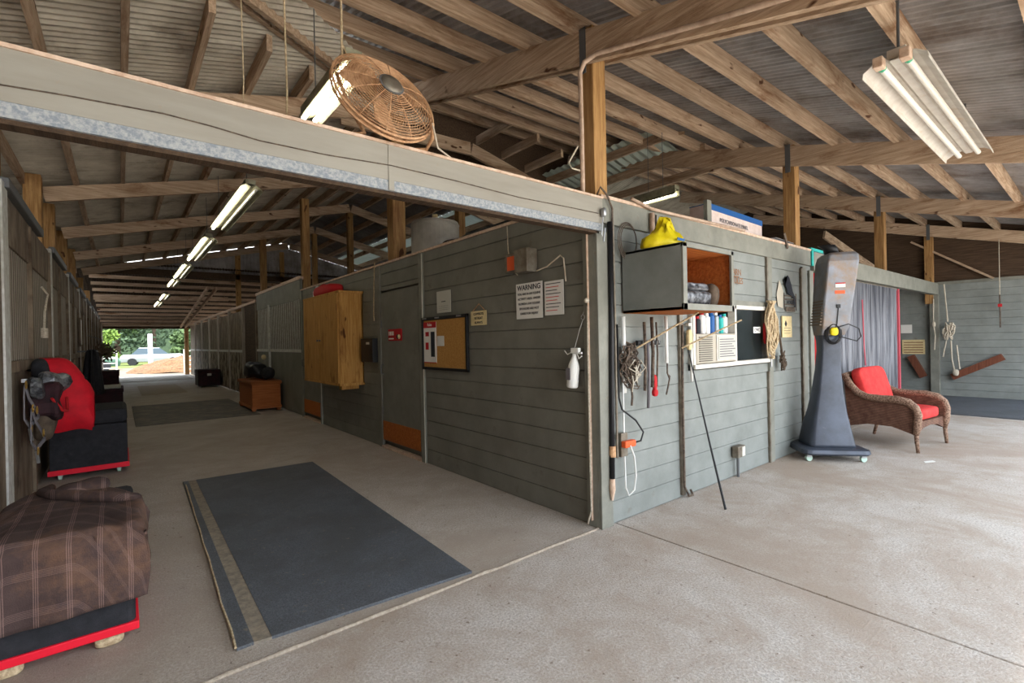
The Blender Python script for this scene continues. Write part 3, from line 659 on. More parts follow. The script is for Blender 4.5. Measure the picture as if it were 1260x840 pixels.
fmat('floor_mat', 8.05, 11.0, -5.5, 2.2, .02, 'rubber', 'long dark rubber mat along the far right wall')
# ------------------------------------------------------------------ notices and fittings on the aisle wall
def sheet(name, y0, y1, z0, z1, m, label, cat='sign', th=.006, group=None):
    r = E(name, (-.012, (y0+y1)/2, z0), label, cat, group)
    MB().box(-.014-th, -.014, y0, y1, z0, z1).build('board', m, r)
    return r, -.015-th
r, x = sheet('warning_sign', .575, .912, 1.58, 1.885, 'paper', 'white WARNING notice with black capitals on the aisle wall')
text('WARNING', (x, .743, 1.845), *WX, .062, 'ink', r)
for i, s_ in enumerate(('YOU ARE IN AN EQUINE', 'ACTIVITY AREA. UNDER', 'FLORIDA LAW EQUINE', 'SPONSORS ARE NOT', 'LIABLE FOR INJURY')):
    text(s_, (x, .743, 1.792-i*.042), *WX, .027, 'ink', r)
r, x = sheet('notice', .33, .546, 1.595, 1.87, 'paper', 'white paper notice with red and black small print beside the WARNING sign')
for i in range(9):
    MB().box(x, x+.001, .36+.02*(i % 3), .53, 1.845-i*.027, 1.851-i*.027).build('print_line', 'redink' if i in (1, 4, 5, 8) else 'ink', r)
r, x = sheet('certificate', 2.0, 2.285, 1.71, 1.945, 'paperg', 'plain grey-white paper pinned above the cork board')
MB().box(x, x+.001, 2.10, 2.19, 1.826, 1.834).build('print_line', 'ink', r)
for z in (1.74, 1.76, 1.78): MB().box(x, x+.001, 2.05, 2.24, z, z+.002).build('print_line', 'ink', r)
r, x = sheet('small_sign', 1.365, 1.625, 1.55, 1.69, 'cream', 'small cream board with dark lettering hung on a string right of the cork board')
for i, s_ in enumerate(('COWBOYS', 'RETREAT', 'ALWAYS')): text(s_, (x, 1.495, 1.66-i*.042), *WX, .034, 'ink', r)
c = MB(); c.tube([(-.016, 1.60, 1.69), (-.014, 1.49, 1.76), (-.016, 1.39, 1.69)], .004, 5); c.build('string', 'rust', r)
# cork board
r = E('cork_board', (-.012, 2.15, 1.10), 'cork notice board in a black frame with red-headed leaflets', 'notice board')
MB().box(-.024, -.012, 1.70, 2.60, 1.105, 1.66).build('cork_sheet', 'cork', r)
f_ = MB(); f_.box(-.036, -.010, 1.68, 2.62, 1.085, 1.115); f_.box(-.036, -.010, 1.68, 2.62, 1.64, 1.675); f_.box(-.036, -.010, 1.68, 1.715, 1.085, 1.675); f_.box(-.036, -.010, 2.585, 2.62, 1.085, 1.675)
f_.build('frame', 'black', r, bevel=.003)
for a in (1.78, 2.22, 2.5): MB().box(-.040, -.036, a, a+.09, 1.652, 1.668).build('clip', 'steel', r)
lf = E('leaflet', (-.03, 2.43, 1.17), 'tall leaflet with red heading and photographs on the cork board', 'leaflet')
MB().box(-.028, -.0245, 2.30, 2.58, 1.16, 1.62).build('sheet', 'paper', lf)
MB().box(-.029, -.0281, 2.30, 2.58, 1.555, 1.62).build('heading_band', 'redpaper', lf); text('Rules', (-.0295, 2.44, 1.588), *WX, .045, 'paper', lf)
for z0, z1, a, b, m_ in ((1.23, 1.51, 2.335, 2.42, 'ink'), (1.46, 1.51, 2.46, 2.54, 'redpaper'), (1.31, 1.39, 2.47, 2.54, 'redpaper'), (1.16, 1.17, 2.30, 2.58, 'redpaper')): MB().box(-.029, -.0281, a, b, z0, z1).build('picture', m_, lf)
T(MB().box(-.028, -.0245, 2.14, 2.28, 1.35, 1.46).build('paper_slip', 'paper', org=(-.026, 2.2, 1.35)), 'small white slip pinned beside the tall leaflet', 'paper')
# electrical box
r = E('electrical_box', (-.02, .79, 1.96), 'old metal electric box with an orange worn sticker above the WARNING sign', 'electric box')
MB().box(-.13, -.012, .635, .80, 1.965, 2.16).build('housing', 'galv', r, bevel=.004)
MB().box(-.10, -.012, .79, .97, 1.99, 2.15).build('switch_cover', 'galv', r, bevel=.01)
MB().box(-.102, -.1005, .82, .93, 2.0, 2.12).build('sticker', 'orange', r)
c = MB(); c.tube([(-.02, 1.02, 2.42), (-.03, 1.0, 2.2), (-.05, .93, 2.02), (-.06, .84, 1.96)], .005, 6); c.tube([(-.03, .84, 2.0), (-.04, .76, 2.16)], .005, 6); c.build('cable', 'whiterope', r)
c = MB(); c.tube([(-.03, .63, 1.97), (-.03, .5, 1.99), (-.025, .35, 2.06), (-.03, .31, 2.03), (-.02, .30, 1.85)], .006, 6); T(c.build('cable', 'pvc', org=(-.02, .4, 2)), 'pale loose cable hooked above the red and black notice', 'cable')
# black letter box + door plaque
r = E('wall_box', (-.01, 4.1, 1.13), 'small black holder on the aisle wall beside the pine cabinet', 'box')
MB().box(-.09, -.012, 3.89, 4.30, 1.135, 1.46).build('body', 'black', r, bevel=.008); MB().box(-.094, -.088, 4.0, 4.1, 1.38, 1.41).build('label_plate', 'paperg', r)
r = E('door_plaque', (-.02, 3.33, 1.41), 'red and white painted plaque on the aisle door', 'plaque')
MB().box(-.03, -.013, 3.15, 3.53, 1.42, 1.57).build('board', 'redpaper', r, bevel=.01); MB().box(-.033, -.030, 3.36, 3.50, 1.44, 1.455).build('painted_band', 'paper', r)
for a in (3.36, 3.40, 3.44, 3.48): MB().box(-.033, -.030, a, a+.02, 1.49, 1.54).build('painted_figure', 'paper', r)
for a, m_ in ((3.2, 'cream'), (3.24, 'black')): MB().sell((-.035, a, 1.47), .012, .03, .03, 1).build('ornament', m_, r)
# spray bottle hung on a wire
r = E('spray_bottle', (-.10, .19, 1.03), 'white spray bottle hanging on a wire near the block corner', 'bottle')
tilt = Vector((0, .10, -1)).normalized()
b_ = MB(); b_.lathe([(.038, 0), (.044, .01), (.044, .15), (.038, .18), (.018, .235), (.016, .26)], (-.07, .205, 1.03), 20, ax=(0, -.12, 1)); b_.build('bottle_body', 'plastic_w', r, smooth=True)
b_ = MB(); b_.box(-.085, -.055, .125, .20, 1.29, 1.33); b_.box(-.078, -.062, .10, .13, 1.285, 1.30); b_.tube([(-.07, .15, 1.29), (-.07, .13, 1.25), (-.07, .10, 1.27)], .005, 6); b_.tube([(-.07, .2, 1.30), (-.07, .25, 1.28), (-.07, .28, 1.31)], .004, 6); b_.build('trigger_head', 'plastic_w', r, bevel=.004)
MB().box(-.1165, -.114, .18, .225, 1.09, 1.18).build('bottle_label', 'greystrap', r)
c = MB(); c.tube([(-.07, .17, 1.33), (-.05, .14, 1.46), (-.03, .12, 1.54)], .003, 5); c.tube([(-.03, .12+.018*math.cos(a), 1.56+.018*math.sin(a)) for a in frange(0, 6.0, .5)], .003, 5); c.tube([(-.03, .12, 1.58), (-.02, .11, 1.62)], .003, 5); c.build('wire_hook', 'steel', r)
c = MB(); c.tube([(-.04, .062, 1.64), (-.045, .06, 1.3), (-.045, .062, .6), (-.045, .058, .12), (-.06, .07, .06), (-.05, .09, .02)], .007, 6); c.sell((-.05, .06, 1.68), .02, .02, .02, 1)
T(c.build('rope', 'whiterope', org=(-.04, .06, .02)), 'pale cord running down the brown corner board to the floor', 'rope')
c = MB(); c.tube([(-.02, 3.93, 2.5), (-.03, 3.94, 2.2), (-.03, 3.97, 1.8), (-.03, 3.96, 1.7)], .007, 6); T(c.build('rope', 'rope', org=(-.02, 3.93, 2)), 'thin rope hanging over the wall cap right of the pine cabinet', 'rope')
# ------------------------------------------------------------------ hanging pine cabinet
r = E('wall_cabinet', (-.18, 5.2, .81), 'tall pine cabinet hung on the aisle wall past the grey door', 'cabinet')
MB().box(-.345, -.002, 4.42, 4.46, .83, 2.12).build('side_panel', 'pine', r, bevel=.003)
MB().box(-.345, -.002, 6.02, 6.06, .83, 2.12).build('side_panel', 'pine', r, bevel=.003)
MB().box(-.36, -.002, 4.39, 6.08, .80, .835).build('bottom_board', 'pine', r, bevel=.003); MB().box(-.36, -.002, 4.39, 6.08, 2.115, 2.145).build('top_board', 'pine', r, bevel=.003)
MB().box(-.02, -.003, 4.42, 6.06, .83, 2.12).build('back_panel', 'pine', r)
for a, b in ((4.44, 5.235), (5.245, 6.04)):
    d = MB(); w_ = (b-a)/5
    for i in range(5): d.box(-.365, -.345, a+i*w_+.0015, a+(i+1)*w_-.0015, .84, 2.11)
    dd = d.build('door', 'pine', r, bevel=.002)
    MB().sell((-.38, b-.05 if a < 5 else a+.05, 1.45), .014, .014, .014, 1).build('knob', 'track', dd)
MB().box(-.3, -.05, 4.5, 4.6, .74, .80).build('bracket', 'pine', r)
r = E('red_hat_box', (-.2, 5.5, 2.145), 'dark red bundle lying on top of the pine cabinet', 'bundle'); 
MB().sell((-.19, 5.35, 2.23), .12, .5, .09, .6, wob=.03).build('bundle_cloth', 'redpaper', r, smooth=True)
r = E('white_jug', (-.15, 5.95, 2.145), 'small white jug on the far end of the pine cabinet', 'jug')
MB().lathe([(.06, 0), (.07, .02), (.07, .12), (.03, .17), (.025, .22)], (-.16, 5.95, 2.145), 16).build('jug_body', 'plastic_w', r, smooth=True)
# ------------------------------------------------------------------ wooden chest and black pile
r = E('wooden_chest', (-.34, 9.4, 0), 'orange wooden blanket chest standing by the barred stall front', 'chest')
MB().box(-.62, -.07, 8.87, 10.25, .08, .57).build('body', 'chest', r, bevel=.006)
MB().box(-.65, -.05, 8.84, 10.28, .57, .64).build('lid', 'chest', r, bevel=.01)
MB().box(-.635, -.055, 8.855, 10.265, .06, .12).build('plinth', 'chest', r, bevel=.006)
for x in (-.62, -.14):
    for y in (8.88, 10.18): MB().box(x, x+.07, y, y+.07, 0, .07).build('foot', 'chest', r)
r = E('saddle_bag', (-.36, 9.5, .64), 'black heap of bags on the orange chest', 'bag')
MB().sell((-.38, 9.75, .83), .2, .42, .18, .8, wob=.08).build('bag_body', 'black', r, smooth=True); MB().sell((-.25, 9.2, .79), .12, .2, .14, .8, wob=.05, seed=3).build('side_pocket', 'blackfab', r, smooth=True)
MB().sell((-.15, 10.0, 1.12), .05, .1, .06, 1).build('cap', 'cream', r, smooth=True)
def trunk(name, x0, x1, y0, y1, h, body, label, band=None, lidm=None):
    r = E(name, ((x0+x1)/2, (y0+y1)/2, 0), label, 'trunk')
    MB().box(x0, x1, y0, y1, .06, h*.78).build('body', body, r, bevel=.015)
    q = .012 if not band else .002
    MB().box(x0-q, x1+q, y0-q, y1+q, h*.78, h).build('lid', lidm or body, r, bevel=.02 if not band else .045)
    if band: MB().box(x0-.014, x1+.014, y0-.014, y1+.014, .06, .115).build('binding', band, r, bevel=.004)
    for x in (x0+.08, x1-.08):
        for y in (y0+.08, y1-.08):
            MB().lathe([(.03, -.015), (.03, .015)], (x, y, .03), 14, ax=(1, 0, 0)).build('caster', 'wheel', r)
            MB().box(x-.02, x+.02, y-.02, y+.02, .03, .062).build('caster_fork', 'steel', r)
    return r
r = trunk('tack_trunk', -.72, -.08, 16.9, 17.8, .6, 'maroon', 'dark maroon trunk against the right stalls past the chest')
MB().box(-.46, -.34, 16.88, 16.90, .40, .48).build('name_plate', 'paperg', r)
r = trunk('tack_trunk', -3.36, -2.70, 12.7, 14.0, .42, 'maroon', 'low red trunk with clutter on its lid behind the black trunk')
trunk('tack_trunk', -3.36, -2.78, 16.3, 17.3, .72, 'maroon', 'brown-red upright trunk farthest along the left stalls')
T(MB().box(-3.3, -2.74, 12.8, 13.9, .425, .46).build('board_stack', 'whitejamb', org=(-3, 13, .42), bevel=.01), 'pale folded sheets on the low red trunk', 'boards')
# black coat hanging further along
r = E('blanket', (-3.2, 11.0, .6), 'black blanket hanging from the left stall front past the red one', 'blanket')
mb = MB(); mb.loft([[(-3.2+(rx+.03*math.sin(a*7))*math.cos(a), 11.0+(ry+.05*math.sin(a*7))*math.sin(a), z) for a in [2*PI*k/56 for k in range(56)]] for z, rx, ry in ((.45, .17, .40), (.8, .14, .36), (1.15, .10, .28), (1.35, .07, .22), (1.38, .03, .18))]); mb.build('cloth', 'blackfab', r, smooth=True); MB().box(-3.42, -3.1, 10.98, 11.02, 1.33, 1.36).build('rack_bar', 'track', r)
hg = MB(); hg.tube([(-3.40, 14.3, 1.75), (-3.05, 14.3, 1.6), (-3.05, 14.3, 1.3)], .01, 6)
r = E('flower_basket', (-3.05, 14.3, 1.3), 'dark dried plant tangle hung over the left stalls near the far door', 'plant')
mb = MB()
for i in range(160):
    c = Vector((-3.05+random.gauss(0, .09), 14.3+random.gauss(0, .4), 1.32+random.gauss(0, .1))); d = Vector((random.uniform(-1, 1), random.uniform(-1, 1), random.uniform(-1, 1))).normalized()*.09
    e_ = d.orthogonal().normalized()*.03; mb.add([c-d, c+e_, c+d, c-e_], [(0, 1, 2, 3)])
hg.build('hanger', 'track', r); o = mb.build('twigs', 'bark', r); o['kind'] = 'stuff'
r = E('window_panel', (-3.36, 11.2, 1.5), 'small window panel in the left stalls, daylight painted in as a white pane', 'window panel')
MB().box(-3.40, -3.37, 11.15, 11.45, 1.45, 2.05).build('frame', 'stallwood', r); MB().box(-3.372, -3.365, 11.19, 11.41, 1.49, 2.01).build('pane', 'plastic_w', r)  # opaque white pane: the daylight is painted into its colour
# ------------------------------------------------------------------ black trunk with red binding, blankets and tack at the left
r = trunk('tack_trunk', -3.34, -2.69, 4.66, 5.60, .72, 'blackfab', 'black canvas-covered trunk with red binding behind the red blanket', 'redbind')
for ch in r.children:
    pass
r = E('red_blanket', (-3.1, 4.0, .58), 'red horse blanket folded over a rack on the left stall front', 'blanket')
mb = MB(); N = 22
rings = []
for i in range(N+1):
    t = i/N; x = -3.33+.37*t
    zt = 1.32-.36*max(0, (t-.35)/.65)**2.2; zb = .60-.02*math.sin(t*6)+.05*(1-t)
    hw = .17*(1-.25*t); ring = []
    prof = [(-1, 0), (-1.05, .3), (-1.0, .6), (-.9, .85), (-.55, .98), (0, 1.0), (.55, .98), (.9, .85), (1.0, .6), (1.05, .3), (1, 0), (.8, .0), (.7, .5), (0, .8), (-.7, .5), (-.8, 0)]
    for a, b in prof:
        p = Vector((x, 4.0+a*hw, zb+(zt-zb)*b)); nn = noise.noise(Vector((x*5, a*3, b*4)))*.02; ring.append((p.x+nn*.5+(.02*math.sin(b*7) if t > .9 else 0), p.y+nn, p.z))
    rings.append(ring)
mb.loft(rings); mb.build('folded_cloth', 'red', r, smooth=True)
mb = MB(); mb.tube([(-3.42, 4.0, 1.22), (-3.0, 4.0, 1.10)], .016, 8); mb.build('rack_bar', 'black', r)
r = E('black_blanket', (-3.28, 4.15, 1.1), 'black blanket bunched behind the top of the red one', 'blanket'); MB().sell((-3.32, 3.84, 1.19), .06, .07, .12, .7, wob=.03).build('cloth', 'blackfab', r, smooth=True)
r = E('silver_bag', (-3.25, 3.45, 1.02), 'crumpled silver vinyl bag hanging left of the red blanket', 'bag')
MB().sell((-3.29, 3.42, 1.09), .06, .16, .09, .7, wob=.13, n=17, m=10).build('left_lobe', 'silver', r)
MB().sell((-3.21, 3.62, 1.10), .08, .12, .085, .7, wob=.13, seed=4, n=17, m=10).build('right_lobe', 'silver', r)
MB().box(-3.40, -3.25, 3.5, 3.53, 1.12, 1.15).build('hook', 'steel', r)
r = E('grooming_bag', (-3.24, 3.55, .78), 'dark maroon and black quilted bag under the silver one', 'bag')
MB().sell((-3.25, 3.52, .94), .10, .20, .16, .45, wob=.09, seed=9, n=18, m=10).build('bag_body', 'maroon', r)
mb = MB(); mb.tube([(-3.2, 3.34, .98), (-3.14, 3.45, .86), (-3.12, 3.6, .84), (-3.13, 3.75, .95)], .012, 6); mb.build('piping', 'redpaper', r)
r = E('brown_towel', (-3.26, 3.6, .6), 'brown cloth hanging under the dark bag', 'cloth'); MB().sell((-3.27, 3.6, .74), .07, .17, .14, .6, wob=.04, seed=5).build('cloth', 'brownfab', r, smooth=True)
for k_, (y, z, lb) in enumerate(((3.12, 1.12, 'upper'), (3.18, .92, 'lower'))):
    r = E('halter', (-3.34, y, z-.4), 'grey webbing halter with brass rings by the white jamb, %s one' % lb, 'halter', 'halters by the white jamb')
    mb = MB(); P0 = Vector((-3.34+.03*k_, y, z))
    pts = [P0, P0+Vector((.02, .02, -.12)), P0+Vector((.05, .1, -.22)), P0+Vector((.06, .2, -.3)), P0+Vector((.02, .05, -.36)), P0+Vector((0, -.05, -.28)), P0+Vector((0, -.04, -.1))]
    for a, b in zip(pts, pts[1:]+pts[:1]): mb.beam(a, b, .008, .028, up=(0, .6, .8))
    mb.build('webbing', 'greystrap', r)
    for q in (0, 2, 4):
        c = pts[q]; mb = MB(); mb.tube([c+Vector((.01, .03*math.cos(a), .03*math.sin(a))) for a in frange(0, 2*PI-.5, .5)], .005, 6, closed=True); mb.build('ring', 'brass', r)
    mb = MB(); mb.tube([pts[4], pts[4]+Vector((.01, 0, -.1))], .012, 6); mb.build('snap', 'steel', r)
# lead rope hung further up the first stall
c = MB(); c.tube([(-3.36, 4.6, 2.05), (-3.32, 4.66, 1.98), (-3.33, 4.5, 1.8), (-3.34, 4.52, 1.62)], .01, 6); c.tube([(-3.34, 4.52, 1.62), (-3.34, 4.52, 1.52)], .03, 8)
T(c.build('lead_rope', 'whiterope', org=(-3.34, 4.5, 1.5)), 'pale lead rope with clip hanging on the first left stall', 'rope')
# ------------------------------------------------------------------ near trunk with plaid blanket
r = E('tack_trunk', (-3.05, 1.05, 0), 'black canvas-covered trunk in the corner, half under the plaid blanket', 'trunk')
MB().box(-3.22, -2.70, .56, 1.55, .07, .50).build('body', 'blackfab', r, bevel=.03)
MB().box(-3.23, -2.69, .55, 1.56, .46, .535).build('lid', 'blackfab', r, bevel=.03)
MB().box(-3.232, -2.688, .548, 1.562, .065, .105).build('binding', 'redbind', r, bevel=.006)
for x, y in ((-2.80, .62), (-2.80, 1.45), (-3.14, .62), (-3.14, 1.45)): MB().sell((x, y, .035), .055, .03, .035, .6).build('wooden_foot', 'rope', r, smooth=True)
mb = MB(); NX, NS = 46, 60
vs = []; fs = []; uv = []
for i in range(NS+1):
    s = i/NS
    for j in range(NX+1):
        t = j/NX; x = -3.25+.60*t
        # path: starts on the lid at the back, forward over the top, down the front
        back = 1.52-.55*max(0, (t-.55)/.45)**1.5-.30*max(0, (.2-t)/.2)      # back edge swings forward at the right
        top = back-.53; L = s*(top+.365+.006*math.sin(t*5))
        if L < top: y = back-L; z = .565
        else: 
            d = L-top; rr = .05; y = .53-.02; z = .565-d
            if d < rr: y = .53+(rr-d)*.3; z = .565-d*.35
            else: z = .565-.35*rr-(d-rr)
            y = y-.006*math.sin(t*17)*min(1, d*5)
        wv = noise.noise(Vector((x*4, L*5, 1)))*.014+noise.noise(Vector((x*11, L*9, 4)))*.005
        if L < top: z += wv+.012
        else: y -= abs(wv)*.8+.012
        if t < .06: z -= .10*((.06-t)/.06)**2
        if t > .93:
            q = (t-.93)/.07; x = -2.675+.02*q+.012*math.sin(L*12); 
            if L < top+.05: z -= .10*q*q+.02*q
        # swell on the right edge
        vs.append((x, y, z)); uv.append((t*.60, L))
for i in range(NS):
    for j in range(NX):
        a = i*(NX+1)+j; fs.append((a, a+1, a+NX+2, a+NX+1))
mb.add(vs, fs); mb.uv = uv
r = E('plaid_blanket', (-3.05, 1.0, .19), 'brown plaid wool blanket draped over the nearest trunk', 'blanket')
mb.build('cloth', 'plaid', r, smooth=True, solid=.012)
mb = MB(); mb.tube([(-3.06, 1.50, .60), (-3.09, 1.40, .60), (-3.02, 1.27, .60), (-2.90, 1.14, .60), (-2.78, 1.03, .595), (-2.69, .97, .57), (-2.655, .93, .50), (-2.66, .9, .42)], [.02, .026, .03, .032, .034, .034, .03, .02], 10)
mb.uv = [(v[0], v[1]) for v in mb.v]; mb.build('rolled_edge', 'plaid', r, smooth=True)
mb = MB(); mb.sell((-2.93, 1.40, .59), .12, .09, .05, .8, wob=.03); mb.uv = [(v[0], v[1]) for v in mb.v]; mb.build('bunched_fold', 'plaid', r, smooth=True)
# ------------------------------------------------------------------ fluorescent lights
def lamp_y(y0, y1, x, z, label, on=True, group='fluorescent lights along the aisle', wd=.24):
    r = E('ceiling_light', (x, (y0+y1)/2, z), label, 'ceiling light', group)
    mb = MB(); prof = [(-wd/2, -.035), (-wd/2+.02, .0), (-.05, .035), (-.04, .03), (0, .01), (.04, .03), (.05, .035), (wd/2-.02, 0), (wd/2, -.035)]
    vs = []; fs = []
    for a, b in prof: vs += [(x+a, y0, z+b), (x+a, y1, z+b)]
    for i in range(len(prof)-1): fs.append((2*i, 2*i+1, 2*i+3, 2*i+2))
    mb.add(vs, fs); mb.build('reflector', 'fixture_old', r, solid=.004)
    MB().box(x-.05, x+.05, y0, y1, z+.035, z+.085).build('housing', 'fixture_old', r)
    for dx in (-wd*.24, wd*.24):
        t_ = MB(); t_.tube([(x+dx, y0+.04, z-.012), (x+dx, y1-.04, z-.012)], .016, 8); t_.build('tube', 'tube_on' if dx < 0 or wd < .2 else 'tube_off', r)
    for y in (y0+.2, y1-.2):
        zz = (za(x)-.02) if x < 0 else zf(y)
        c = MB(); c.tube([(x, y, z+.08), (x, y, zz)], .004, 5); c.build('chain', 'track', r)
lamp_y(.50, 1.44, -1.6, 3.1, 'lit fluorescent light behind the hanging fan', wd=.17)
for i, (a, b) in enumerate(((3.5, 5.85), (6.7, 9.1), (9.9, 12.2), (12.8, 14.3))):
    lamp_y(a, b, -1.6, 3.12, '%s lit fluorescent light down the aisle past the fan' % ('first', 'second', 'third', 'fourth')[i])
for i, (a, b) in enumerate(((15.2, 17.0), (18.2, 20.2))):
    lamp_y(a, b, -1.65, 2.95, '%s small distant fluorescent light near the far doorway' % ('first', 'second')[i])
lamp_o = lamp_y(1.0, 1.62, 2.69, 3.2, 'bright tube light over the tack room beyond the corner', group='lights over the tack room', wd=.12)
# big unlit light at the front right (tubes run along x)
r = E('ceiling_light', (1.95, -1.6, 2.98), 'big unlit fluorescent fixture with two bare tubes over the front area', 'ceiling light')
x0, x1, yc, z = .78, 3.16, -1.60, 2.98
prof = [(-.155, -.05), (-.15, -.02), (-.10, .015), (-.045, .03), (-.02, .0), (.02, 0), (.045, .03), (.10, .015), (.15, -.02), (.155, -.05)]
vs = []; fs = []
xs = (x0, x1)
for a, b in prof: vs += [(x0, yc+a, z+b), (x1, yc+a, z+b)]
for i in range(len(prof)-1): fs.append((2*i, 2*i+1, 2*i+3, 2*i+2))
MB().add(vs, fs).build('reflector', 'fixture', r, solid=.004, smooth=False)
MB().box(x0+.05, x1-.05, yc-.045, yc+.045, z+.03, z+.085).build('housing', 'fixture', r)
for dy in (-.062, .062):
    t_ = MB(); t_.tube([(x0+.02, yc+dy, z-.018), (x1-.02, yc+dy, z-.018)], .019, 12); t_.build('tube', 'tube_off', r)
    g_ = MB(); g_.tube([(x0+.0, yc+dy, z-.018), (x0+.03, yc+dy, z-.018)], .021, 12); g_.build('tube_cap', 'green', r)
    g_ = MB(); g_.box(x0-.07, x0+.0, yc+dy-.025, yc+dy+.025, z-.04, z+.02); g_.build('lamp_holder', 'pink', r, bevel=.006)
for x in (x0+.1, x1-.15):
    c = MB(); c.tube([(x, yc, z+.085), (x, yc, zf(yc)+.13)], .008, 6); c.build('hanger', 'track', r)
# ------------------------------------------------------------------ hanging cage fan
fc = Vector((-1.64, .0, 2.675))
wR = Vector((0.7770, -0.6291, -0.0205)); wU = Vector((0.0179, -0.0104, 0.9998))     # right and up directions of the camera, kept as constants
# the back of the fan looks up and a little towards the open side
nrm = Vector((0.0368, -0.8987, 0.4370))
A_ = nrm.orthogonal().normalized(); B_ = nrm.cross(A_)
r = E('hanging_fan', tuple(fc), 'round rusty cage fan tilted on a bracket above the fascia beam', 'fan')
mb = MB(); R = .275
def cp(rad, ang, h): return fc+A_*rad*math.cos(ang)+B_*rad*math.sin(ang)+nrm*h
def dome(q): return .075*math.cos(q*PI/2)**.7
for side in (1, -1):
    mb = MB()
    for q in frange(.2, 1.0, .045):
        mb.tube([cp(R*q, a, side*(.012+dome(min(q, .999)))) for a in frange(0, 2*PI*39/40, 2*PI/40)], .0020 if q < .97 else .007, 4, closed=True)
    for k in range(12):
        a = 2*PI*k/12; mb.tube([cp(R*q, a, side*(.012+dome(min(q, .999)))) for q in frange(.15, 1, .17)], .0028, 4)
    o = mb.build('cage_back' if side > 0 else 'cage_front', 'rust', r)
mb = MB(); mb.lathe([(.02, .105), (.055, .10), (.06, .08), (.055, .03)], fc, 24, ax=nrm); mb.build('motor_cover', 'galv', r, smooth=True)
mb = MB(); mb.lathe([(.062, .088), (.066, .092), (.04, .098)], fc, 24, ax=nrm); mb.build('badge', 'steel', r)
mb = MB()
for k in range(3):
    a = 2*PI*k/3+.5; ring = []
    pts = [cp(.05, a-.5, .02), cp(R*.55, a-.5, .035), cp(R*.88, a-.25, .03), cp(R*.88, a+.35, -.02), cp(R*.5, a+.45, -.03), cp(.05, a+.5, -.02)]
    mb2 = MB(); mb2.add(pts, [tuple(range(6))]); mb2.build('blade', 'rust', r, solid=.004)
# bracket arms down to the beam, hanging rope
e1 = cp(R*1.03, 0, 0); 
pl_ = fc-(wR*.885-wU*.466)*R*1.03; pr_ = fc+(wR*.885-wU*.466)*R*1.03
for p, q, nm_ in ((pl_, Vector((pl_.x+.06, -.0, 2.435)), 'a'), (pr_, Vector((pr_.x+.02, -.0, 2.435)), 'b')):
    mb = MB(); mb.tube([p, p+(q-p)*.45+Vector((.03 if nm_ == 'b' else -.0, 0, .0)), q+Vector((.03 if nm_ == 'b' else .02, 0, .03)), q+Vector((-.04, 0, .012))], .010, 8); mb.build('bracket_arm', 'rust', r, smooth=True)
mb = MB(); mb.tube([(pl_.x+.1, .03, 2.45), (pr_.x-.05, .03, 2.45)], .011, 8); mb.build('bracket_foot', 'pinkpipe', r)
mb = MB(); top = pl_+wU*.06+wR*.03; mb.tube([top, top+Vector((0, 0, .12)), top+Vector((.0, .0, .75))], .006, 6); mb.tube([top+Vector((0, 0, .1)), pl_+wR*.08+wU*.03], .004, 5); mb.build('hanging_rope', 'rope', r)
mb = MB(); mb.tube([pr_, pr_+Vector((.03, 0, -.12)), (pr_.x+.2, -.02, 2.44)], .005, 6); mb.build('cord', 'pvc', r)
for x, lb in ((-2.05, 'longer'), (-2.25, 'thinner')):
    c = MB(); c.tube([(x, .3, zf(.3)), (x+.01, .3, 2.7), (x, .3, 2.45), (x, .08, 2.43)], .0045 if x > -2.1 else .0025, 6); T(c.build('cord', 'rope', org=(x, .3, 2.45)), '%s cord hanging left of the lit tube above the fascia' % lb, 'cord')
# ------------------------------------------------------------------ conduits
c = MB(); c.tube([(-.10, .03, 2.44), (-.10, .03, 2.9), (-.105, .03, 3.33), (-.10, -.01, 3.39), (-.07, -.10, 3.42), (-.06, -1.0, 3.20), (-.06, -2.2, 2.92)], .017, 10)
T(c.build('conduit', 'pinkpipe', smooth=True, org=(-.1, .03, 2.44)), 'pale conduit climbing beside the corner post and along the first roof beam', 'pipe')
c = MB(); c.tube([(-.11, .04, 2.62), (-.2, .04, 2.62), (-.22, .05, 2.66), (-.12, .05, 2.8)], .006, 6); T(c.build('wire', 'whiterope', org=(-.1, .04, 2.6)), 'pale loop of wire on the conduit left of the corner post', 'wire')
c = MB(); c.tube([(.02, .0, 2.46), (-.0, -.05, 2.50), (.06, -.06, 2.45), (.13, -.05, 2.36), (.13, -.045, 2.2)], .008, 6); T(c.build('cable', 'strap', org=(.05, -.03, 2.2)), 'dark cable arching over the fascia end at the corner', 'cable')
c = MB(); c.sell((.0, -.075, 2.31), .02, .02, .035, .8); c.tube([(.0, -.07, 2.28), (-.02, -.07, 2.15), (.0, -.07, 2.1), (.02, -.07, 2.2)], .005, 6); T(c.build('pulley', 'steel', org=(0, -.07, 2.3)), 'small metal pulley and cord on the beam end at the corner', 'pulley')
r = E('hose', (.10, -.045, .2), 'long black hose hanging down the corner of the front wall', 'hose')
c = MB(); c.tube([(.105, -.045, 2.26), (.10, -.045, 1.5), (.085, -.045, .9), (.075, -.045, .36)], .02, 10); c.build('hose_pipe', 'black', r, smooth=True)
c = MB(); c.tube([(.075, -.045, .36), (.073, -.045, .28), (.072, -.045, .2)], [.02, .024, .008], 10); c.build('nozzle', 'pink', r)
c = MB(); c.tube([(.083, -.045, .60), (.083, -.045, .52)], .025, 10); c.build('coupling', 'rust', r)
c = MB(); c.tube([(.15, -.035, 2.30), (.155, -.035, 1.5), (.15, -.035, .72), (.15, -.035, .5)], .010, 8); T(c.build('conduit', 'galv', org=(.15, -.035, .5)), 'thin grey conduit beside the black hose', 'pipe')
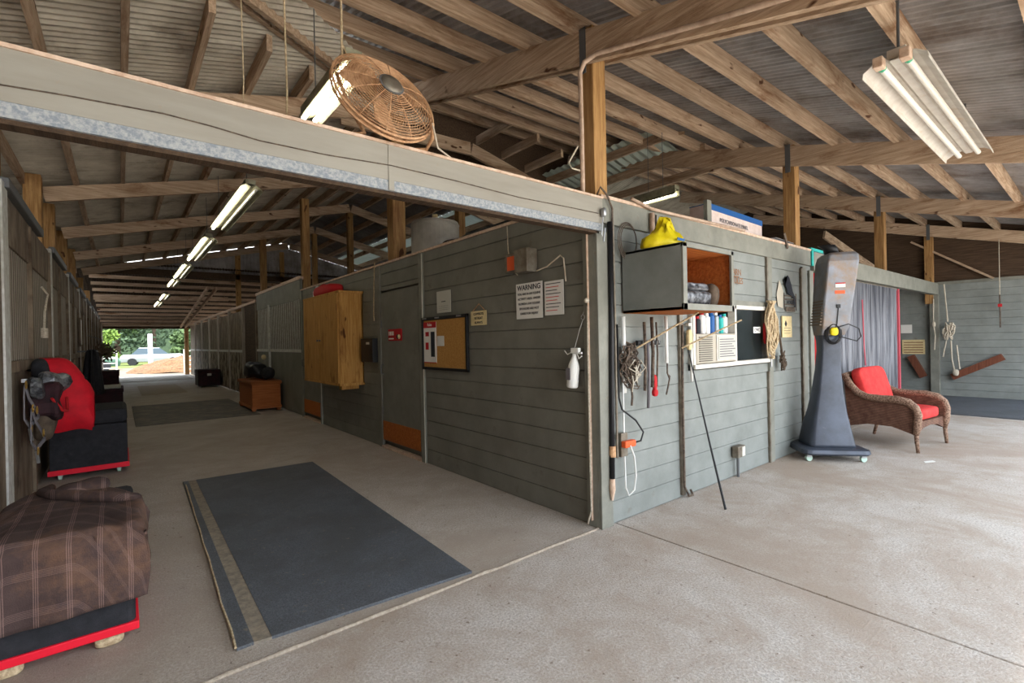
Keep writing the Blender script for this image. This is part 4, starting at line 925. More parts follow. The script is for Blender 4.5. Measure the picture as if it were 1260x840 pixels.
# coil of wire
r = E('wire_coil', (.3, -.04, 1.9), 'round coil of dark wire high on the front wall corner', 'coil')
for k_ in range(3):
    c = MB(); c.tube([(.31+(.115-.01*k_)*math.cos(a), -.045-.006*k_, 2.14+(.145-.012*k_)*math.sin(a)) for a in frange(0, 2*PI*.97, .25)], .0035, 6, closed=True); c.build('wire_loop', 'strap', r)
# PVC pipes
for (x, z0, z1, lb, mm, rad) in ((.245, .98, 1.56, 'short white pipe hanging at the left under the grey cabinet', 'plastic_w', .016), (.81, 1.18, 1.57, 'white rod hanging right of the brush rack', 'plastic_w', .014), (1.19, 1.0, 1.57, 'white edge rod beside the window', 'plastic_w', .012)):
    c = MB(); c.tube([(x, -.04, z0), (x, -.04, z1)], rad, 10); T(c.build('pipe', mm, smooth=True, org=(x, -.04, z0)), lb, 'pipe')
c = MB(); c.tube([(.62, -.055, 2.08), (.62, -.055, 2.40)], .02, 10); c.tube([(.35, -.06, 2.47), (.62, -.06, 2.43), (2.2, -.05, 2.46)], .013, 8); T(c.build('pipe', 'pinkpipe', smooth=True, org=(.62, -.05, 2.1)), 'pale pipe rising from the yellow bag to the wall top', 'pipe')
c = MB(); c.tube([(.7, -.04, 2.4), (.69, -.04, 2.0)], .006, 6); T(c.build('cable', 'strap', org=(.7, -.04, 2)), 'thin dark cable right of the pale pipe', 'cable')
# ------------------------------------------------------------------ grey wall cabinet with open front
r = E('wall_cupboard', (.61, -.22, 1.58), 'grey boxy wall cupboard with open orange plywood inside above the window', 'cupboard')
a0, a1, b0, z0, z1 = .27, .98, -.52, 1.585, 2.05
MB().box(a0, a0+.018, b0, -.02, z0, z1).build('side_panel', 'paint', r, bevel=.002); MB().box(a1-.018, a1, b0, -.02, z0, z1).build('side_panel', 'ply', r)
MB().box(a0, a1, b0, -.02, z1-.018, z1).build('top_panel', 'paint', r); MB().box(a0+.018, a1-.018, b0, -.04, z1-.024, z1-.0185).build('top_lining', 'ply', r); MB().box(a0+.0185, a0+.024, b0, -.04, z0+.02, z1-.02).build('side_lining', 'ply', r); MB().box(a0, a1, b0, -.02, z0, z0+.02).build('bottom_panel', 'ply', r)
MB().box(a0+.018, a1-.018, -.06, -.04, z0+.02, z1-.018).build('back_panel', 'ply', r)
f_ = MB(); f_.box(a0, a0+.05, b0-.018, b0, z0, z1); f_.box(a1-.035, a1, b0-.018, b0, z0, z1); f_.box(a0, a1, b0-.018, b0, z0, z0+.045); f_.box(a0, a1, b0-.018, b0, z1-.03, z1); f_.build('face_frame', 'trim', r, bevel=.002)
MB().box(a0+.05, a1-.035, -.065, -.062, z1-.2, z1-.02).build('inner_panel', 'ply', r)
r = E('plastic_box', (.5, -.38, 1.61), 'clear plastic box of coiled things inside the grey cupboard', 'box')
MB().sell((.56, -.36, 1.68), .20, .12, .055, .4, wob=.03).build('tub', 'silver', r, smooth=True); MB().sell((.56, -.36, 1.77), .19, .11, .035, .5, wob=.05, n=18, m=9).build('lid', 'silver', r)
r = E('leather_roll', (.8, -.38, 1.61), 'brown leather bundle inside the grey cupboard', 'bundle'); MB().sell((.86, -.38, 1.71), .06, .08, .10, .6, wob=.04).build('roll', 'brownfab', r, smooth=True)
r = E('yellow_bag', (.43, -.28, 2.05), 'crumpled yellow shopping bag on top of the grey cupboard', 'bag')
mb = MB(); rings = []
for zz, hw, hd, dx in ((2.052, .19, .12, 0), (2.08, .20, .13, 0), (2.12, .185, .11, .0), (2.15, .15, .08, .01), (2.175, .10, .05, .01), (2.21, .075, .04, .02), (2.25, .065, .035, .03), (2.285, .035, .02, .035)):
    rings.append([(.43+dx+hw*math.cos(a)+.05*noise.noise(Vector((math.cos(a)*2.5, math.sin(a)*2.5+zz*14, 0))), -.28+hd*math.sin(a)+.05*noise.noise(Vector((math.cos(a)*3, math.sin(a)*3+zz*14, 5))), zz+.03*noise.noise(Vector((math.cos(a)*3, math.sin(a)*3, zz*9)))*(zz > 2.06)) for a in [2*PI*k/28 for k in range(28)]])
mb.loft(rings); mb.build('bag_body', 'yellow', r, smooth=True)
MB().box(.38, .47, -.432, -.428, 2.09, 2.11).build('logo_print', 'blue', r)
# ------------------------------------------------------------------ window with unit
wd = S(E('window_1', (2.0, -.02, 1.10), 'white framed window of the tack room', None, None, 'structure'))
if 'category' in wd: del wd['category']
f_ = MB(); X0, X1, Zb, Zt = 1.22, 2.77, 1.105, 1.70
f_.box(X0, X0+.04, -.045, .03, Zb, Zt); f_.box(X1-.04, X1, -.045, .03, Zb, Zt); f_.box(X0, X1, -.045, .03, Zt-.04, Zt); f_.box(X0, X1, -.06, .03, Zb, Zb+.04); f_.box(1.985, 2.02, -.045, .03, Zb, Zt)
f_.build('window_frame', 'white', wd, bevel=.003)
MB().box(2.02, 2.73, -.012, -.006, Zb+.04, Zt-.04).build('pane', 'glass', wd)
MB().box(X0-.03, X1+.03, -.028, -.0, Zt, Zt+.05).build('window_trim', 'trim', wd)
r = E('air_conditioner', (1.62, 0, 1.145), 'beige window air conditioner below the row of cans', 'air conditioner')
MB().box(1.265, 1.98, -.05, .45, 1.15, 1.42).build('housing', 'acgrey', r, bevel=.008)
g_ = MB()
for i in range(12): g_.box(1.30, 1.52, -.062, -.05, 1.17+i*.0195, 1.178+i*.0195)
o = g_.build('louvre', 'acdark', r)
MB().box(1.60, 1.97, -.060, -.05, 1.165, 1.405).build('frame', 'white', r)
r2 = E('printed_card', (1.78, -.065, 1.17), 'card of dense handwriting taped on the air conditioner', 'card'); MB().box(1.62, 1.955, -.066, -.061, 1.18, 1.39).build('sheet', 'paperg', r2)
for i in range(8): MB().box(1.64, 1.935-.03*(i % 3), -.0675, -.0661, 1.20+i*.023, 1.209+i*.023).build('writing_line', 'greystrap', r2)
cols = ['redpaper', 'ink', 'plastic_w', 'plastic_w', 'blue', 'carsilver', 'teal', 'plastic_w']
for i in range(8):
    x = 1.31+i*.083; h = (.17, .15, .19, .18, .2, .19, .17, .18)[i]
    r = E('spray_can', (x, .06, 1.42), '%s can in the row on the window ledge, counted from the left' % ('first', 'second', 'third', 'fourth', 'fifth', 'sixth', 'seventh', 'eighth')[i], 'can', 'cans on the window ledge')
    MB().lathe([(.030, 0), (.033, .005), (.033, h*.85), (.018, h*.93)], (x, .02, 1.421), 16).build('can_body', cols[i], r, smooth=False)
    MB().lathe([(.02, h*.93), (.02, h*1.07)], (x, .02, 1.421), 12).build('cap', ('plastic_w', 'redpaper', 'redpaper', 'plastic_w', 'blue', 'plastic_w', 'blue', 'teal')[i], r)
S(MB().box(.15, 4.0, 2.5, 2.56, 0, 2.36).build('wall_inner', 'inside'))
r = E('red_reflection', (2.2, .4, 1.0), 'red shape set behind the dark window pane in place of a reflection', 'machine')  # red machine built inside the room to stand in for its reflection
MB().sell((2.22, .25, 1.22), .16, .12, .06, .6).build('base', 'orange', r, smooth=True); c = MB(); c.beam((2.20, .35, 1.26), (2.34, .35, 1.42), .04, .05); c.build('arm', 'orange', r); c = MB().box(2.12, 2.24, .33, .37, 1.42, 1.5); c.build('head', 'orange', r)
MB().box(2.1, 2.35, .25, .45, .0, 1.17).build('stand', 'inside', r)
r = E('sticker', (2.52, -.02, 1.45), 'small white CWC sticker on the dark window pane', 'sticker'); MB().box(2.44, 2.60, -.0155, -.013, 1.42, 1.485).build('sheet', 'paper', r); text('CWC', (2.52, -.0165, 1.452), *WY, .05, 'ink', r)
# ------------------------------------------------------------------ tack on the wall below the cupboard
r = E('hook_rack', (.53, -.04, 1.35), 'dark rack of hooks under the grey cupboard', 'rack'); MB().box(.40, .68, -.06, -.03, 1.335, 1.375).build('back_bar', 'black', r, bevel=.006)
for i in range(6):
    x = .42+i*.046; c = MB(); c.tube([(x, -.06, 1.35), (x, -.085, 1.34), (x, -.09, 1.37)], .005, 6); c.build('hook', 'track', r)
for (x, z0, z1, m_, rad, lb) in ((.46, .98, 1.52, 'strap', .012, 'dark wooden handle hanging on the left of the rack'), (.50, .84, 1.36, 'greystrap', .012, 'blue grey strap hanging low from the rack'), (.56, 1.0, 1.56, 'strap', .014, 'thick brown strap in the middle of the rack'), (.62, 1.0, 1.52, 'strap', .008, 'thin dark strap at the right of the rack')):
    c = MB(); c.tube([(x, -.075, z1), (x+.004, -.08, (z0+z1)/2), (x, -.07, z0)], rad, 7); T(c.build('strap', m_, smooth=True, org=(x, -.07, z0)), lb, 'strap')
r = E('hoof_pick', (.57, -.07, .95), 'red handled brush hanging under the hook rack', 'brush'); MB().sell((.585, -.075, 1.03), .02, .015, .07, .7).build('handle', 'redpaper', r, smooth=True); MB().sell((.585, -.075, .955), .027, .02, .03, .7).build('bristle_head', 'redpaper', r)
r = E('rope_tangle', (.28, -.07, 1.0), 'tangle of dark bridle straps hanging under the grey cupboard', 'bridle')
mb = MB()
for i in range(26):
    a = random.uniform(0, 6.28); pts = []
    cx_ = .29+random.gauss(0, .02); cz_ = 1.19+random.gauss(0, .05)
    for t in frange(0, 5.2, .5): pts.append((cx_+(.04+.05*random.random())*math.cos(a+t), -.07+.03*random.uniform(-1, 1), cz_+(.06+.08*random.random())*math.sin(a+t)))
    mb.tube(pts, random.choice((.004, .006, .007)), 5)
mb.tube([(.25, -.07, 1.35), (.27, -.07, 1.2)], .008, 6); mb.tube([(.28, -.07, 1.1), (.30, -.07, .95), (.29, -.07, .88)], .009, 6)
mb.build('straps', 'strap', r)
mb = MB()
for i in range(7):
    cx_ = .29+random.gauss(0, .03); cz_ = 1.17+random.gauss(0, .06); mb.tube([(cx_, -.105, cz_), (cx_+random.gauss(0, .03), -.11, cz_-.06), (cx_+random.gauss(0, .03), -.105, cz_-.12)], .005, 5)
mb.build('pale_straps', 'acgrey', r)
r = E('bungee', (.8, -.05, .93), 'twisted dark cord hanging below the white rod', 'cord'); c = MB(); c.tube([(.81, -.045, 1.18), (.80, -.05, 1.1), (.83, -.05, 1.05), (.81, -.05, .99), (.78, -.05, .92)], .007, 6); c.tube([(.79, -.05, 1.1), (.84, -.05, 1.07), (.82, -.05, 1.0)], .004, 5); c.build('cord_length', 'strap', r)
for (x0_, z0_, x1_, z1_, lb) in ((.34, 1.30, .66, 1.58, 'left pale brace stick under the grey cupboard'), (1.02, 1.30, 1.34, 1.53, 'right pale brace stick crossing in front of the window edge')):
    c = MB(); c.tube([(x0_, -.05, z0_), (x1_, -.42, z1_)], .007, 6); T(c.build('brace_stick', 'rope', org=(x0_, -.05, z0_)), lb, 'stick')
r = E('grooming_brush', (1.13, -.04, 1.3), 'yellow sponge bottle hanging between the pole and the window', 'bottle'); MB().sell((1.145, -.05, 1.37), .03, .02, .09, .5).build('bottle_body', 'cream', r, smooth=True); MB().box(1.12, 1.17, -.06, -.03, 1.49, 1.515).build('hanger', 'white', r)
# orange power outlet and cords
r = E('power_outlet', (.21, -.05, .6), 'orange plug adaptor on a wall outlet low on the front wall', 'power outlet')
MB().box(.175, .255, -.055, -.02, .50, .68).build('outlet_box', 'galv', r, bevel=.005); MB().box(.17, .30, -.10, -.055, .575, .625).build('adaptor', 'orange', r, bevel=.01)
c = MB(); c.tube([(.16, -.05, 1.5), (.165, -.05, .95), (.19, -.055, .86), (.35, -.06, .76), (.43, -.07, .66), (.38, -.08, .60), (.31, -.08, .60)], .007, 8); c.build('black_cord', 'black', r, smooth=True)
c = MB(); c.tube([(.225, -.10, .59), (.27, -.10, .5), (.30, -.09, .35), (.29, -.08, .24), (.25, -.06, .2), (.225, -.05, .26), (.222, -.045, .6), (.222, -.045, 1.3)], .006, 8); c.build('white_cord', 'plastic_w', r, smooth=True)
r = E('outlet', (2.0, -.05, 0), 'grey outlet box on a short conduit low on the front wall', 'power outlet')
MB().box(1.93, 2.08, -.08, -.015, .20, .31).build('box', 'galv', r, bevel=.006); c = MB(); c.tube([(2.0, -.04, .2), (2.0, -.04, .0)], .014, 8); c.build('conduit', 'track', r); MB().box(2.0, 2.06, -.086, -.08, .21, .30).build('cover', 'white', r)
# leaning whip
c = MB(); c.tube([(1.02, -.414, .004), (1.06, -.27, .5), (1.14, -.03, 1.33)], [.010, .008, .005], 8); T(c.build('whip', 'black', org=(1.02, -.41, 0)), 'long thin black whip leaning on the front wall', 'whip')
c = MB(); c.tube([(1.06, -.04, 1.5), (1.045, -.035, .8), (1.05, -.035, .1), (1.08, -.06, .012), (1.14, -.06, .012), (1.15, -.03, .05)], .010, 6); T(c.build('cable', 'strap', org=(1.06, -.04, 0)), 'dark cable down the batten, curling at the floor', 'cable')
# signs right of window
r = E('wooden_letters', (2.02, -.03, 1.9), 'small brown wooden word sign above the window', 'sign')
text('BARN', (2.05, -.03, 2.03), *WY, .085, 'brownink', r); text('RULES', (2.08, -.03, 1.945), *WY, .085, 'brownink', r); MB().box(1.9, 2.15, -.016, -.012, 1.985, 1.995).build('backing_strip', 'brownink', r)
r = E('horse_silhouette', (3.35, -.02, 1.67), 'dark horse silhouette hanging between the window and the red curtain', 'wall art')
hp = [(3.20, 2.03), (3.24, 1.96), (3.26, 2.05), (3.30, 2.085), (3.345, 2.06), (3.40, 1.98), (3.44, 1.90), (3.50, 1.84), (3.52, 1.72), (3.49, 1.72), (3.47, 1.82), (3.40, 1.85), (3.30, 1.87), (3.27, 1.93), (3.23, 1.98)]
MB().prism([(a, b) for a, b in hp], (0, -.022, 0), (1, 0, 0), (0, 0, 1), (0, 1, 0), .008).build('horse_cutout', 'ink', r)
g_ = MB()
for zz in (1.84, 1.80, 1.74): g_.box(3.20, 3.54, -.024, -.018, zz, zz+.012)
for xx in (3.20, 3.53): g_.box(xx, xx+.01, -.024, -.018, 1.68, 1.88)
g_.build('rail_frame', 'strap', r); text('HORSES', (3.37, -.024, 1.77), *WY, .06, 'ink', r)
MB().box(3.25, 3.5, -.022, -.018, 1.665, 1.72).build('name_board', 'strap', r)
MB().add([(3.02, -.014, 1.85), (3.10, -.014, 2.02), (3.2, -.014, 1.9), (3.18, -.014, 1.7), (3.05, -.014, 1.72)], [(0, 1, 2, 3, 4)]).build('paint_patch', 'acgrey', wd if False else r)
r = E('cream_plaque', (3.27, -.02, 1.36), 'cream paper plaque behind the coiled rope', 'plaque'); MB().box(3.14, 3.40, -.022, -.012, 1.365, 1.61).build('board', 'cream', r); MB().prism([(3.20, 1.52), (3.23, 1.56), (3.26, 1.52), (3.23, 1.49)], (0, -.024, 0), (1, 0, 0), (0, 0, 1), (0, 1, 0), .004).build('print_mark', 'ink', r)
for z in (1.41, 1.44, 1.47): MB().box(3.18, 3.36, -.0235, -.022, z, z+.004).build('print_line', 'ink', r)
r = E('rope_coil', (2.75, -.1, 1.12), 'big hank of tan rope and lead lines hanging right of the window', 'rope')
mb = MB()
for i in range(13):
    wdt = .05+.010*i*(.6+.5*random.random()); bot = 1.16+random.uniform(-.03, .12); x0_ = 2.66; ofs = random.uniform(-.02, .03)
    pts = [(x0_+ofs+.10*(t) + wdt*math.sin(2*PI*t)*1.0, -.06-.05*random.random(), 1.76-(1.76-bot)*(.5-.5*math.cos(2*PI*t))) for t in frange(0, 1, .07)]
    mb.tube(pts, .009, 6)
mb.build('rope_loops', 'rope', r, smooth=True)
MB().sell((2.64, -.05, 1.42), .03, .02, .12, .6).build('red_tag', 'redpaper', r, smooth=True)
mb = MB()
for i in range(16): 
    a = random.uniform(0, 6.28); mb.tube([(3.02+.06*math.cos(a+t)*random.random(), -.07+.02*math.sin(t*3), 1.10+.12*math.sin(a+t)*random.random()) for t in frange(0, 4, .5)], .007, 5)
mb.tube([(2.80, -.07, 1.6), (2.95, -.07, 1.35), (3.01, -.07, 1.15)], .012, 6); mb.build('frayed_end', 'brownfab', r)
mb = MB(); mb.tube([(2.74, -.06, 1.15), (2.74, -.06, 1.05)], .01, 6); mb.build('snap', 'steel', r)
# ------------------------------------------------------------------ things on top of the walls
r = E('cardboard_carton', (2.55, .28, 2.46), 'long blue and pale carton lying on top of the front wall', 'carton')
a = Vector((1.92, .18, 0)); b = Vector((3.22, .22, 0)); d = (b-a).normalized(); s_ = Vector((-d.y, d.x, 0))
mid = (a+b)/2
MB().obox((mid.x, mid.y+.1, 2.645), d, s_, (0, 0, 1), .65, .1, .095).build('carton_body', 'pale', r, bevel=.004)
MB().obox((mid.x, mid.y-.003+.0, 2.72), d, s_, (0, 0, 1), .652, .004, .03).build('blue_band', 'blue', r)
MB().obox((mid.x, mid.y+.1, 2.743), d, s_, (0, 0, 1), .652, .102, .004).build('blue_top', 'blue', r)
text('SUNLITE', (2.12, mid.y-.012, 2.72), d, (0, 0, 1), .05, 'paper', r); text('POLYCARBONATE PANEL', (2.50, mid.y-.006, 2.61), d, (0, 0, 1), .058, 'greystrap', r)
for dx in (-.25, .2): MB().obox((mid.x+dx, mid.y+.1, 2.505), d, s_, (0, 0, 1), .03, .1, .05).build('block_under', 'darkwood', r)
c = MB(); c.box(1.80, 1.88, .12, .16, 2.40, 2.75); T(c.build('board_offcut', 'trim', org=(1.8, .1, 2.4)), 'upright grey board left of the blue carton', 'board')
r = E('metal_sheets', (3.1, .15, 2.46), 'pale folded metal sheets on the front wall right of the carton', 'metal sheet')
for i in range(3): MB().obox((3.25+.1*i, .14, 2.475+i*.018), (1, .05, 0), (0, 1, 0), (0, 0, 1), .33, .10, .004).build('sheet', 'steel', r)
c = MB(); c.beam((3.15, -.05, 2.54), (3.24, -.05, 2.38), .01, .04, up=(1, 0, 0)); T(c.build('bracket', 'strap', org=(3.2, -.05, 2.4)), 'dark slanted strap over the wall cap', 'strap')
r = E('water_drum', (.95, 3.95, 2.405), 'white plastic drum standing on the tack room deck', 'drum')
MB().lathe([(.34, 0), (.355, .03), (.355, .70), (.36, .72), (.34, .76), (.05, .80)], (.95, 3.95, 2.405), 36).build('drum_body', 'tank', r, smooth=False)
MB().lathe([(.03, .80), (.03, .84), (.04, .85), (.04, .89)], (.95, 3.95, 2.405), 14).build('spout', 'cream', r)
r = E('harness_pile', (.3, 2.0, 2.45), 'black tangled gear lying along the top of the aisle wall', 'gear')
mb = MB(); mb.box(.12, .4, .95, 1.9, 2.49, 2.53); mb.box(.12, .4, 1.0, 1.9, 2.455, 2.47)
for y in frange(.98, 1.86, .11): mb.box(.12, .4, y, y+.02, 2.45, 2.53)
mb.build('crate', 'black', r)
for i in range(5): MB().sell((.22+.05*(i % 2), 1.95+i*.16, 2.49+.02*(i % 2)), .09, .11, .05, .8, wob=.04, seed=i).build('bundle', 'black', r, smooth=True)
# teal and black things at the header end
r = E('teal_crate', (4.12, -.02, 2.43), 'teal plastic edge sticking up at the start of the header board', 'crate')
MB().box(3.98, 4.4, -.04, .15, 2.44, 2.475).build('rim', 'teal', r); MB().box(3.98, 4.03, -.05, .15, 2.25, 2.44).build('side', 'teal', r)
# ------------------------------------------------------------------ right-hand opening: curtains
r = E('red_curtain', (4.2, .03, .3), 'narrow red curtain hanging beside the door trim', 'curtain')
mb = MB(); rings = []
for i in range(15):
    z = 2.17-i*.13; w_ = .22-.006*i
    rings.append([(4.10+w_*k/20+.0*z, -.005+.022*math.sin(k*1.3+z), z) for k in range(21)])
vs = [v for q in rings for v in q]; fs = [(i*21+k, i*21+k+1, (i+1)*21+k+1, (i+1)*21+k) for i in range(14) for k in range(20)]
MB().add(vs, fs).build('cloth', 'redcurt', r, smooth=True, solid=.006)
r = E('strip_curtain', (6.2, .02, .15), 'grey vertical strip curtain hanging under the header behind the chair', 'curtain')
MB().box(4.3, 8.12, .015, .045, 2.14, 2.18).build('track', 'galv', r)
N = 34
for i in range(N):
    x = 4.36+i*(3.72/N); mb = MB(); w_ = 3.72/N*.56; vs = []; fs = []
    for j in range(6):
        a = (j/5-.5)*PI; vs += [(x+w_*math.sin(a), .03-.035*math.cos(a)+(.01 if i % 2 else 0), .12), (x+w_*math.sin(a), .03-.035*math.cos(a)+(.01 if i % 2 else 0), 2.16)]
        if j: fs.append((2*j-2, 2*j, 2*j+1, 2*j-1))
    mb.add(vs, fs); mb.build('strip', 'curtain', r, smooth=True, solid=.003)
MB().box(8.08, 8.14, -.005, .04, .12, 2.17).build('red_edge', 'rose', r); 
mb = MB(); mb.tube([(6.0, -.02, 1.9), (6.05, -.02, 1.2), (6.1, -.02, .9)], .008, 6); mb.build('rose_ribbon', 'rose', r)
# ------------------------------------------------------------------ tower cooler
bc = Vector((3.51, -.31, 0)); ea = Vector((.65, -.76, 0)).normalized(); eb = Vector((-.76, -.65, 0)).normalized()
def L(a, b, z): return bc+ea*a+eb*b+Vector((0, 0, z))
def ring(a, ha, hb, z, b=0, rd=.25, n=6):
    pts = []
    for sx, sy in ((1, 1), (-1, 1), (-1, -1), (1, -1)):
        pts.append((sx, sy))
    out = []
    rr = min(ha, hb)*rd
    for (sx, sy), a0 in zip(((1, 1), (-1, 1), (-1, -1), (1, -1)), (0, PI/2, PI, 3*PI/2)):
        for k in range(4):
            t = a0+k*PI/6; out.append(L(a+sx*(ha-rr)+rr*math.cos(t), b+sy*(hb-rr)+rr*math.sin(t), z))
    return out
r = E('pedestal_cooler', (3.5, -.3, 0), 'tall grey pedestal cooler on casters left of the wicker chair', 'cooler')
mb = MB(); mb.loft([ring(0, .33, .31, .075), ring(0, .345, .325, .095), ring(0, .335, .315, .13), ring(0, .30, .28, .14)]); mb.build('base_plate', 'towerbase', r)
mb = MB(); mb.loft([ring(.01, .235, .20, .135), ring(.01, .23, .195, .17), ring(.01, .205, .17, .32), ring(.02, .165, .13, .52), ring(.03, .132, .105, .74), ring(.04, .108, .09, .98), ring(.05, .098, .08, 1.2), ring(.055, .105, .085, 1.32), ring(.06, .12, .11, 1.40)])
mb.build('pedestal', 'towerbase', r, smooth=True)
hd = MB(); hd.loft([ring(.06, .12, .11, 1.38, rd=.12), ring(.075, .14, .14, 1.48, rd=.12), ring(.11, .152, .16, 1.85, rd=.12), ring(.15, .16, .17, 2.20, rd=.12), ring(.16, .155, .16, 2.27, rd=.2), ring(.165, .13, .14, 2.30, rd=.3)])
hd.build('head', 'towerhead', r)
g_ = MB()
for i in range(22):
    z = 1.50+i*.033; a = .075+(z-1.48)*.105/.72-.145-.008
    g_.obox(L(a, 0, z), ea, eb, (0, 0, 1), .012, .13, .008)
g_.build('louvre', 'towergrille', r)
MB().obox(L(.115, .164, 1.93), ea, eb, (0, 0, 1), .05, .003, .022).build('white_label', 'paper', r)
MB().obox(L(.115, .167, 1.952), ea, eb, (0, 0, 1), .05, .003, .006).build('red_stripe', 'redpaper', r)
MB().obox(L(.11, .161, 1.855), ea, eb, (0, 0, 1), .05, .003, .018).build('orange_label', 'orange', r)
mb = MB(); mb.obox(L(.095, .155, 1.70), ea, eb, (0, 0, 1), .018, .01, .02); mb.build('switch', 'black', r); mb = MB(); mb.tube([L(.095, .158, 1.69), L(.08, .15, 1.5), L(.06, .13, 1.4)], .004, 6); mb.build('switch_wire', 'black', r)
mb = MB(); mb.loft([ring(.10, .07, .07, 2.30, rd=.9), ring(.09, .07, .07, 2.36, rd=.9), ring(.05, .085, .07, 2.40, rd=.9)]); mb.build('top_cap', 'black', r, smooth=True)
mb = MB(); mb.tube([L(.32, .05, 2.22), L(.27, .1, 1.85), L(.21, .1, 1.48)], .012, 6); mb.build('edge_strip', 'white', r)
for a, b in ((-.27, .25), (.27, .25), (-.27, -.25), (.27, -.25)):
    mb = MB(); mb.lathe([(.035, -.014), (.035, .014)], L(a, b, .036), 16, ax=(eb+ea*.3)); mb.build('caster', 'wheel', r)
    mb = MB(); mb.obox(L(a, b, .062), ea, eb, (0, 0, 1), .022, .022, .016); mb.build('caster_fork', 'steel', r)
r = E('cable_coil', tuple(L(.02, .2, 1.3)), 'coil of black cable with a yellow plug hung on the pedestal cooler', 'cable')
for k_ in range(3):
    mb = MB(); mb.tube([L(.05+(.085-.012*k_)*math.cos(t), .125+.008*k_, 1.40+(.12-.01*k_)*math.sin(t)) for t in frange(0, 6.1, .3)], .006, 6, closed=True); mb.build('cable_loop', 'black', r)
mb = MB(); mb.tube([L(.10, .16, 1.47), L(.2, .14, 1.50), L(.32, .1, 1.45), L(.35, .08, 1.36), L(.3, .1, 1.31), L(.12, .15, 1.36)], .006, 6); mb.build('stray_loop', 'black', r)
mb = MB(); mb.sell(L(.05, .15, 1.42), .04, .02, .045, .7, ax=ea, ay=eb); mb.build('plug', 'yellow', r)
# ------------------------------------------------------------------ wicker armchair
cc = Vector((4.88, -.62, 0)); rot = math.radians(-7)
cx_, sx_ = math.cos(rot), math.sin(rot)
def Cc(a, b, z): return Vector((cc.x+a*cx_-b*sx_, cc.y+a*sx_+b*cx_, z))      # a = right (+x), b = towards the back (+y)
ax_c = Cc(1, 0, 0)-Cc(0, 0, 0); ay_c = Cc(0, 1, 0)-Cc(0, 0, 0)
r = E('wicker_armchair', (4.88, -.62, 0), 'brown wicker armchair with red cushions by the grey strip curtain', 'armchair')
HW = .44
arm = [(-.40, .30), (-.41, .44), (-.385, .52), (-.32, .575), (-.2, .60), (-.05, .595), (.1, .605), (.2, .65), (.28, .74), (.34, .84)]
for s in (-1, 1):
    out_l = [(-.36, .24), (-.15, .28), (.1, .28), (.30, .22)]
    poly = [(b, z) for b, z in arm]+[(.36, .82), (.31, .22), (.1, .27), (-.15, .27), (-.37, .20)]
    MB().prism(poly, Cc(s*(HW-.02), 0, 0), ay_c, (0, 0, 1), ax_c, .035).build('side_panel', 'wicker', r)
    mb = MB(); pts = [Cc(s*(HW+.0*i), b, z) for i, (b, z) in enumerate([(-.385, .20)]+arm)]; mb.tube(pts, [.028]+[.04]*3+[.045]*3+[.042]*4, 12); mb.build('arm_braid', 'wickeredge', r, smooth=True)
# back
bk = [Cc(a*HW, .36+.0*abs(a), .845+.03*math.cos(a*1.5)) for a in frange(-1, 1, .2)]
mb = MB(); mb.tube(bk, .036, 12); mb.build('back_braid', 'wickeredge', r, smooth=True)
mb = MB(); o_ = Cc(0, .30, .28); t_ = Cc(0, .35, .86)-o_; mb.obox((o_+t_/2), ax_c, ay_c, t_, HW-.02, .02, t_.length/2); mb.build('backrest', 'wicker', r)
MB().obox(Cc(0, -.02, .31), ax_c, ay_c, (0, 0, 1), HW-.02, .34, .03).build('seat_deck', 'wicker', r)
mb = MB(); mb.prism([(-HW+.02, .34), (HW-.02, .34), (HW-.02, .20), (HW*.5, .26), (0, .28), (-HW*.5, .26), (-HW+.02, .20)], Cc(0, -.37, 0), ax_c, (0, 0, 1), ay_c, .03); mb.build('front_apron', 'wicker', r)
for a, b in ((-HW, -.385), (HW, -.385), (-HW+.02, .31), (HW-.02, .31)):
    mb = MB(); mb.tube([Cc(a, b, .30), Cc(a*1.01, b+(.03 if b > 0 else -.01), .12), Cc(a*1.01, b+(.06 if b > 0 else -.02), .0)], [.026, .022, .018], 10); mb.build('leg', 'wickeredge', r, smooth=True)
sc = MB(); sc.sell(Cc(0, -.05, .41), HW-.06, .34, .07, .35, ax=ax_c, ay=ay_c, n=32); o = T(sc.build('seat_cushion', 'redcush', smooth=True, org=Cc(0, -.05, .34)), 'red seat cushion lying in the wicker armchair', 'cushion')
bz = Vector((0, .30, .95)); bz = (ay_c*.27+Vector((0, 0, .96))).normalized(); bn = ax_c.cross(bz)
sc = MB(); sc.sell(Cc(-.02, .20, .70), HW-.07, .26, .07, .35, ax=ax_c, ay=bz, az=bn, n=32); T(sc.build('back_cushion', 'redcush', smooth=True, org=Cc(0, .2, .48)), 'red back cushion leaning in the wicker armchair', 'cushion')
# paper scrap
T(MB().prism([(0, 0), (.14, -.02), (.17, .02), (.05, .04)], (3.9, -1.12, .003), (1, -.3, 0), (.3, 1, 0), (0, 0, 1), .003).build('paper_scrap', 'paper', org=(3.9, -1.12, 0)), 'small white scrap of paper on the front floor', 'litter')
